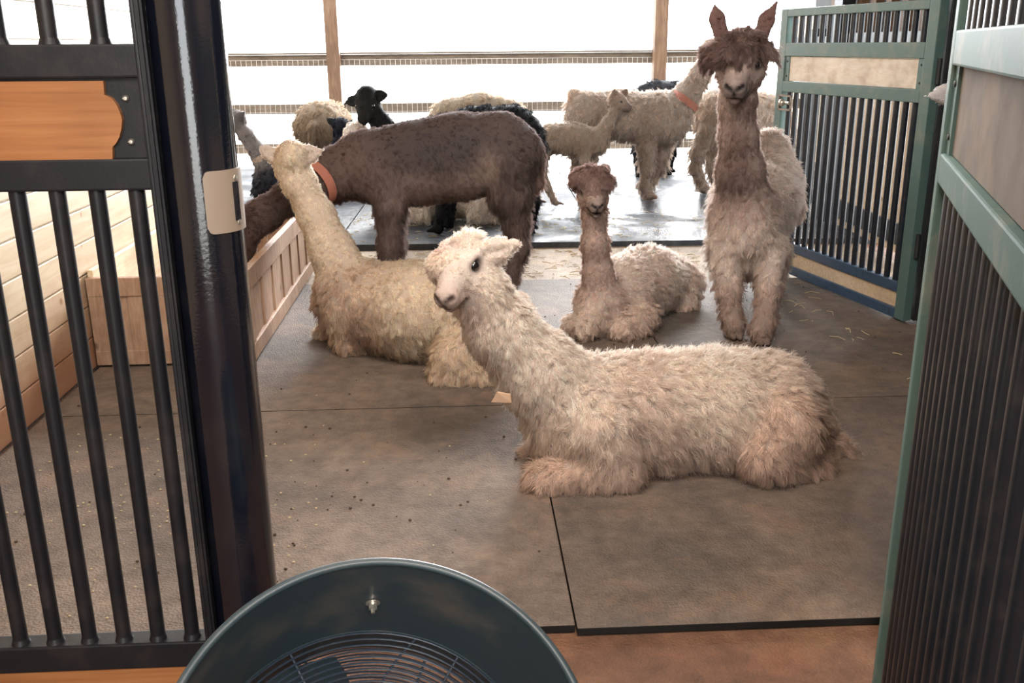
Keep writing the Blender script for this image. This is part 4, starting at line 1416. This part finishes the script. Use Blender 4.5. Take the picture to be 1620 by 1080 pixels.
# A10: white alpaca lying behind the brown one's legs
def white_back():
    B = Beast(0.014)
    B.chain([(at(628, 305, 7.78), .19), (at(695, 302, 7.80), .205), (at(765, 305, 7.78), .20)], k=.06, flow=V3(.5, 0, -.7))
    B.chain([(at(612, 285, 7.78), .13), (at(588, 248, 7.76), .10), (at(566, 222, 7.76), .085)], k=.05, col='neck', fur=.8)
    head(B, at(562, 212, 7.76), V3(-.7, .6, -.2), .95, ears=[(at(556, 204, 7.8), at(550, 192, 7.82), V3(0, -1, 0)), (at(569, 204, 7.72), at(572, 194, 7.7), V3(0, -1, 0))], top=(.075, .0, .03), topfur=1.2, fine=False)
    B.cap(at(668, 335, 7.62), .075, at(638, 344, 7.60), .06, k=.03, col='leg')
    B.cap(at(655, 342, 7.58), .055, at(672, 345, 7.6), .05, k=.03, col='leg')
    B.cap(at(775, 318, 7.62), .13, at(757, 338, 7.58), .085, k=.04, col='leg')
    B.cap(at(752, 345, 7.56), .055, at(785, 347, 7.58), .05, k=.03, col='leg')
    B.cap(at(795, 318, 7.9), .06, at(803, 335, 7.9), .04, k=.03, col='tail')
    finish(B, 'alpaca', 'cream white alpaca lying on the pad behind the legs of the brown alpaca', tint(CREAM, body=(.72, .60, .45), leg=(.72, .6, .46), neck=(.8, .72, .6), top=(.8, .72, .6)), 71, (at(700, 302, 7.8)[0], 7.8), 20000, .042, .0013, clumpy=.7, floor=PAD)


white_back()


# A9: cream alpaca seen from behind
def rump():
    B = Beast(0.015)
    B.chain([(at(506, 203, 9.9), .255), (at(516, 200, 10.15), .24), (at(530, 200, 10.4), .19)], k=.06, flow=V3(-.2, -.5, -.8))
    B.chain([(at(535, 205, 10.5), .14), (at(545, 225, 10.65), .09), (at(552, 255, 10.8), .075)], k=.05, col='neck', fur=.6)
    head(B, at(553, 262, 10.83), V3(.1, .5, -.85), .95, ears=[(at(545, 250, 10.83), at(540, 242, 10.85), V3(0, -1, 0)), (at(562, 250, 10.83), at(567, 242, 10.85), V3(0, -1, 0))], top=(.06, 0, .05), up=(0, .7, .5), fine=False)
    legs(B, [[at(488, 225, 9.9), at(487, 255, 9.9), at(487, 275, 9.98), gp(487, 9.9, .05)], [at(525, 225, 9.9), at(526, 255, 9.9), at(526, 275, 9.98), gp(526, 9.9, .05)], [at(510, 225, 10.4), at(509, 260, 10.4), gp(509, 10.4, .05)], [at(545, 225, 10.4), at(545, 260, 10.4), gp(545, 10.4, .05)]], .05, .9, toe=(0, 1))
    B.cap(at(497, 200, 9.66), .05, at(495, 225, 9.64), .04, k=.03, col='tail', fur=1.2)
    finish(B, 'alpaca', 'woolly tan alpaca seen from behind, rump beside the left fence post', tint(CREAM, body=(.30, .215, .125), leg=(.28, .2, .12), tail=(.28, .2, .12)), 81, (at(515, 203, 10.15)[0], 10.15), 18000, .05, .0015, clumpy=.7, floor=PAD)


rump()


# A11: tan back behind the black one
def tan_back():
    B = Beast(0.015)
    Y = 9.1
    B.chain([(at(715, 192, Y), .21), (at(760, 186, Y), .215), (at(800, 190, Y), .20)], k=.06, flow=V3(.4, 0, -.8))
    B.chain([(at(705, 198, Y), .14), (at(680, 225, Y), .09), (at(665, 255, Y), .075)], k=.05, col='neck', fur=.6)
    head(B, at(662, 262, Y), V3(-.5, -.1, -.85), .95, ears=[(at(665, 250, Y - .05), at(672, 242, Y - .06), V3(0, -1, 0)), (at(665, 250, Y + .05), at(672, 240, Y + .06), V3(0, -1, 0))], top=(.06, 0, .05), up=(-.8, 0, .5), fine=False)
    legs(B, [[at(715, 225, Y - .1), at(715, 255, Y - .1), gp(715, Y - .1, .05)], [at(722, 225, Y + .1), at(722, 255, Y + .1), gp(722, Y + .1, .05)], [at(800, 225, Y - .1), at(806, 250, Y - .1), gp(800, Y - .1, .05)], [at(796, 225, Y + .1), at(802, 250, Y + .1), gp(796, Y + .1, .05)]], .05)
    finish(B, 'alpaca', 'fluffy tan alpaca whose back shows just above the black alpaca standing', tint(CREAM, body=(.42, .32, .20), leg=(.4, .31, .2)), 91, (at(760, 186, Y)[0], Y), 14000, .05, .0015, clumpy=.7, floor=PAD)


tan_back()


# A12: the cria
def cria():
    B = Beast(0.0125)
    Y = 8.42
    B.chain([(at(872, 219, Y), .125), (at(910, 221, Y), .128), (at(942, 224, Y), .115)], k=.05, flow=V3(-.6, 0, -.6))
    B.chain([(at(946, 218, Y), .085), (at(962, 195, Y), .052), (at(974, 175, Y), .047), (at(978, 164, Y), .045)], k=.04, col='neck', fur=.5)
    q, Fv, Lv, U = head(B, at(979, 160, Y), V3(.86, -.42, -.28), .72, ears=[(at(974, 154, Y - .02), at(970, 139, Y - .03), V3(.3, -1, 0), V3(0, 0, 0), 1.5), (at(984, 152, Y + .02), at(995, 139, Y + .03), V3(.3, -1, 0), V3(0, 0, 0), 1.4)], top=(.06, 0, .03), topfur=.6)
    legs(B, [[at(862, 240, Y - .06), at(858, 270, Y - .06), at(866, 295, Y - .04), gp(878, Y - .05, .035)], [at(862, 240, Y + .08), at(852, 268, Y + .08), at(848, 290, Y + .1), gp(850, Y + .08, .035)], [at(925, 242, Y - .06), at(922, 280, Y - .06), gp(918, Y - .06, .035)], [at(938, 242, Y + .08), at(938, 280, Y + .08), gp(942, Y + .08, .035)]], .027, .6, toe=(1, 0))
    B.cap(at(853, 205, Y), .03, at(846, 225, Y), .02, k=.02, col='tail')
    finish(B, 'alpaca', 'young slender tan alpaca standing in profile, looking right, above the small lying one', tint(CREAM, body=(.46, .35, .24), leg=(.5, .39, .28), neck=(.46, .35, .24), face=(.40, .29, .21), nose=(.06, .05, .045), lip=(.2, .15, .12), ear=(.36, .24, .17)), 101, (at(910, 220, Y)[0], Y), 20000, .045, .0011, clumpy=.7, floor=PAD, eyes=(q, Fv, Lv, U, .72, (-1, 1)))


cria()


# A13: white alpaca with the orange collar
def collared():
    B = Beast(0.014)
    Y = 8.75
    B.chain([(at(930, 180, Y), .205), (at(985, 182, Y), .21), (at(1040, 188, Y), .225), (at(1058, 190, Y), .20)], k=.06, flow=V3(-.4, 0, -.8))
    B.chain([(at(1064, 180, Y), .155), (at(1088, 150, Y), .11), (at(1108, 118, Y), .088), (at(1124, 92, Y), .078)], k=.05, col='neck', fur=.8, flow=V3(-.2, 0, -1))
    head(B, at(1130, 82, Y), V3(.85, .4, -.15), 1.0, ears=[(at(1118, 80, Y - .04), at(1104, 73, Y - .05), V3(0, -1, .2)), (at(1126, 72, Y + .05), at(1122, 60, Y + .06), V3(0, -1, .2))], top=(.075, 0, .04), topfur=1.0, fine=False)
    legs(B, [[at(1024, 232, Y - .1), at(1023, 268, Y - .1), at(1021, 295, Y - .1), gp(1024, Y - .12, .045)], [at(1048, 230, Y + .1), at(1046, 262, Y + .1), at(1028, 288, Y + .12), at(1016, 300, Y + .14)], [at(925, 215, Y - .1), at(915, 250, Y - .1), at(912, 275, Y - .08), gp(920, Y - .1, .045)], [at(930, 215, Y + .1), at(926, 250, Y + .1), at(922, 275, Y + .12), gp(932, Y + .1, .045)]], .046, 1.0, toe=(1, -.3))
    B.cap(at(908, 150, Y), .06, at(904, 185, Y), .045, k=.03, col='tail', fur=1.4)
    r = finish(B, 'alpaca', 'shaggy white alpaca with an orange collar standing on the wet pad behind the young one', tint(CREAM, body=(.55, .44, .33), leg=(.47, .36, .26), neck=(.58, .47, .36), ear=(.5, .47, .43), foot=(.35, .2, .12)), 111, (at(990, 182, Y)[0], Y), 26000, .05, .0013, clumpy=.82, curl=.2, floor=PAD)
    strap('collar', at(1083, 160, Y), V3(.55, 0, .8), .135, .145, .06, M['orange'], r, up=(0, 1, 0), label='orange webbing collar')


collared()


# A14: white alpaca behind the standing one
def white_right():
    B = Beast(0.015)
    Y = 9.1
    B.chain([(at(1135, 178, Y), .215), (at(1175, 180, Y), .215), (at(1215, 186, Y), .215)], k=.06, flow=V3(-.3, 0, -.9))
    B.chain([(at(1228, 195, Y), .14), (at(1250, 220, Y), .09), (at(1262, 250, Y), .078)], k=.05, col='neck', fur=.7)
    head(B, at(1265, 258, Y), V3(.4, -.1, -.9), .95, ears=[(at(1262, 246, Y - .05), at(1254, 238, Y - .06), V3(0, -1, 0)), (at(1264, 246, Y + .05), at(1256, 236, Y + .06), V3(0, -1, 0))], top=(.06, 0, .05), up=(.8, 0, .5), fine=False)
    legs(B, [[at(1122, 205, Y - .1), at(1104, 242, Y - .1), at(1100, 266, Y - .08), gp(1112, Y - .1, .045)], [at(1135, 210, Y + .1), at(1128, 245, Y + .1), at(1126, 268, Y + .1), gp(1133, Y + .1, .045)], [at(1215, 215, Y - .1), at(1214, 260, Y - .1), gp(1214, Y - .1, .045)], [at(1224, 215, Y + .1), at(1224, 260, Y + .1), gp(1224, Y + .1, .045)]], .052, 1.0, toe=(1, -.2))
    B.cap(at(1108, 165, Y), .055, at(1103, 200, Y), .045, k=.03, col='tail', fur=1.3)
    finish(B, 'alpaca', 'shaggy cream alpaca showing behind both sides of the tall standing one', tint(CREAM, body=(.54, .42, .30), leg=(.44, .33, .23)), 121, (at(1175, 180, Y)[0], Y), 20000, .05, .0014, clumpy=.8, curl=.18, floor=PAD)


white_right()


# A15: black alpaca furthest back on the pad
def black_back():
    B = Beast(0.016)
    Y = 10.3
    B.chain([(at(1010, 172, Y), .2), (at(1040, 162, Y), .21), (at(1068, 160, Y), .205)], k=.06, flow=V3(-.4, 0, -.8))
    B.chain([(at(1076, 168, Y), .12), (at(1090, 180, Y - .1), .08), (at(1097, 185, Y - .18), .065)], k=.05, col='neck', fur=.6)
    head(B, at(1098, 186, Y - .2), V3(-.45, -.6, -.6), .9, ears=[(at(1092, 180, Y - .2), at(1086, 174, Y - .2), V3(0, -1, 0)), (at(1104, 181, Y - .2), at(1109, 177, Y - .2), V3(0, -1, 0))], top=(.06, 0, .04), fine=False)
    legs(B, [[at(1010, 205, Y - .1), at(1011, 240, Y - .1), gp(1011, Y - .1, .05)], [at(1018, 205, Y + .1), at(1018, 240, Y + .1), gp(1016, Y + .1, .05)], [at(1055, 200, Y - .1), at(1050, 240, Y - .1), gp(1048, Y - .1, .05)], [at(1062, 200, Y + .1), at(1060, 240, Y + .1), gp(1054, Y + .1, .05)]], .05, .8, toe=(1, 0))
    finish(B, 'alpaca', 'dark alpaca half hidden behind the shaggy white one with the orange collar', tint(BLACK, body=(.03, .03, .034), face=(.05, .05, .052)), 131, (at(1040, 165, Y)[0], Y), 10000, .05, .0016, clumpy=.7, floor=PAD)


black_back()


# A7: grey alpaca lying by the post
def grey():
    B = Beast(0.014)
    Y = 8.9
    B.chain([(at(430, 285, Y), .165), (at(440, 283, Y + .25), .17), (at(450, 282, Y + .5), .16)], k=.06, flow=V3(.4, 0, -.8))
    B.chain([(at(425, 270, Y), .11), (at(408, 240, Y), .075), (at(388, 212, Y), .062), (at(374, 196, Y), .058)], k=.04, col='neck', fur=.45)
    head(B, at(370, 192, Y), V3(-.9, -.2, -.2), .9, ears=[(at(376, 186, Y - .05), at(388, 176, Y - .06), V3(0, -1, .1)), (at(372, 182, Y + .05), at(371, 171, Y + .06), V3(0, -1, .1))], top=(.05, 0, .03), topfur=.6, fine=False)
    B.cap(at(418, 295, Y - .15), .07, at(408, 305, Y - .2), .05, k=.03, col='leg')
    B.cap(at(450, 298, Y + .3), .1, at(450, 304, Y + .25), .06, k=.03, col='leg')
    r = finish(B, 'alpaca', 'dark alpaca with a grey neck and tan collar, lying far left on the pad', tint(BLACK, body=(.03, .032, .04), neck=(.26, .22, .19), face=(.2, .17, .15), top=(.2, .17, .15), ear=(.16, .14, .13), leg=(.025, .025, .03)), 141, (at(455, 285, Y + .2)[0], Y + .2), 14000, .04, .0014, clumpy=.7, floor=PAD)
    strap('collar', at(414, 250, Y), V3(-.5, 0, .8), .088, .088, .055, M['tanstrap'], r, up=(0, 1, 0), label='tan webbing collar')


grey()


# A8: black alpaca lying, ears spread
def dark_ears():
    B = Beast(0.014)
    Y = 9.05
    B.chain([(at(528, 282, Y + .2), .165), (at(555, 282, Y + .25), .175), (at(590, 282, Y + .3), .165)], k=.06)
    B.chain([(at(526, 265, Y + .15), .11), (at(535, 240, Y + .05), .075), (at(540, 215, Y), .062), (at(541, 202, Y), .06)], k=.04, col='neck', fur=.4)
    head(B, at(541, 201, Y), V3(.15, .9, -.1), .95, ears=[(at(530, 196, Y), at(514, 185, Y), V3(.1, -1, .2)), (at(553, 196, Y), at(569, 192, Y), V3(-.1, -1, .2))], top=(.055, 0, .03), topfur=.6, fine=False)
    B.cap(at(515, 300, Y + .05), .07, at(535, 308, Y - .02), .055, k=.03, col='leg')
    B.cap(at(490, 306, Y + .05), .05, at(530, 312, Y - .05), .045, k=.03, col='leg')
    finish(B, 'alpaca', 'black alpaca lying behind the brown one, head seen from behind with both ears spread', tint(BLACK, neck=(.016, .018, .03), face=(.02, .022, .035)), 151, (at(545, 284, Y + .35)[0], Y + .35), 13000, .035, .0014, clumpy=.6, floor=PAD)


dark_ears()


# A16: white alpaca behind the near gate
def hidden_white():
    B = Beast(0.013)
    X0 = 1.98
    B.chain([(V3(X0, 3.15, .72), .19), (V3(X0 + .02, 2.85, .73), .2), (V3(X0 + .02, 2.55, .72), .18)], k=.06, flow=V3(0, -.5, -.8))
    c = np.asarray(at(1540, 158, 3.62))
    B.chain([(V3(X0, 3.25, .80), .14), (V3(X0 - .03, 3.42, .95), .09), (c + V3(.02, .0, -.08), .075), (c, .07)], k=.05, col='neck', fur=.7)
    head(B, c, V3(.25, .95, -.15), 1.0, ears=[(np.asarray(at(1515, 150, 3.6)), np.asarray(at(1462, 153, 3.56)), V3(.1, -1, .15), V3(0, 0, .004), 1.25), (c + V3(.06, 0, .06), c + V3(.17, 0, .10), V3(-.1, -1, .1))], top=(.07, 0, .04), topfur=1.0)
    for (dx, y) in ((-.1, 3.15), (.1, 3.12), (-.1, 2.6), (.1, 2.58)):
        B.chain([(V3(X0 + dx, y, .58), .10), (V3(X0 + dx, y - (.06 if y < 3 else 0), .32), .06), (V3(X0 + dx, y, .05), .045)], k=.04, col='leg')
        B.cap(V3(X0 + dx, y + .04, .03), .028, V3(X0 + dx, y + .07, .02), .018, k=.01, col='foot', fur=.1)
    finish(B, 'alpaca', 'white alpaca hidden behind the near gate, only its long white ear showing', tint(CREAM, body=(.75, .68, .6), neck=(.75, .68, .6), ear=(.78, .74, .70), top=(.75, .7, .64)), 161, (X0, 2.85), 16000, .04, .0012, clumpy=.6)


hidden_white()
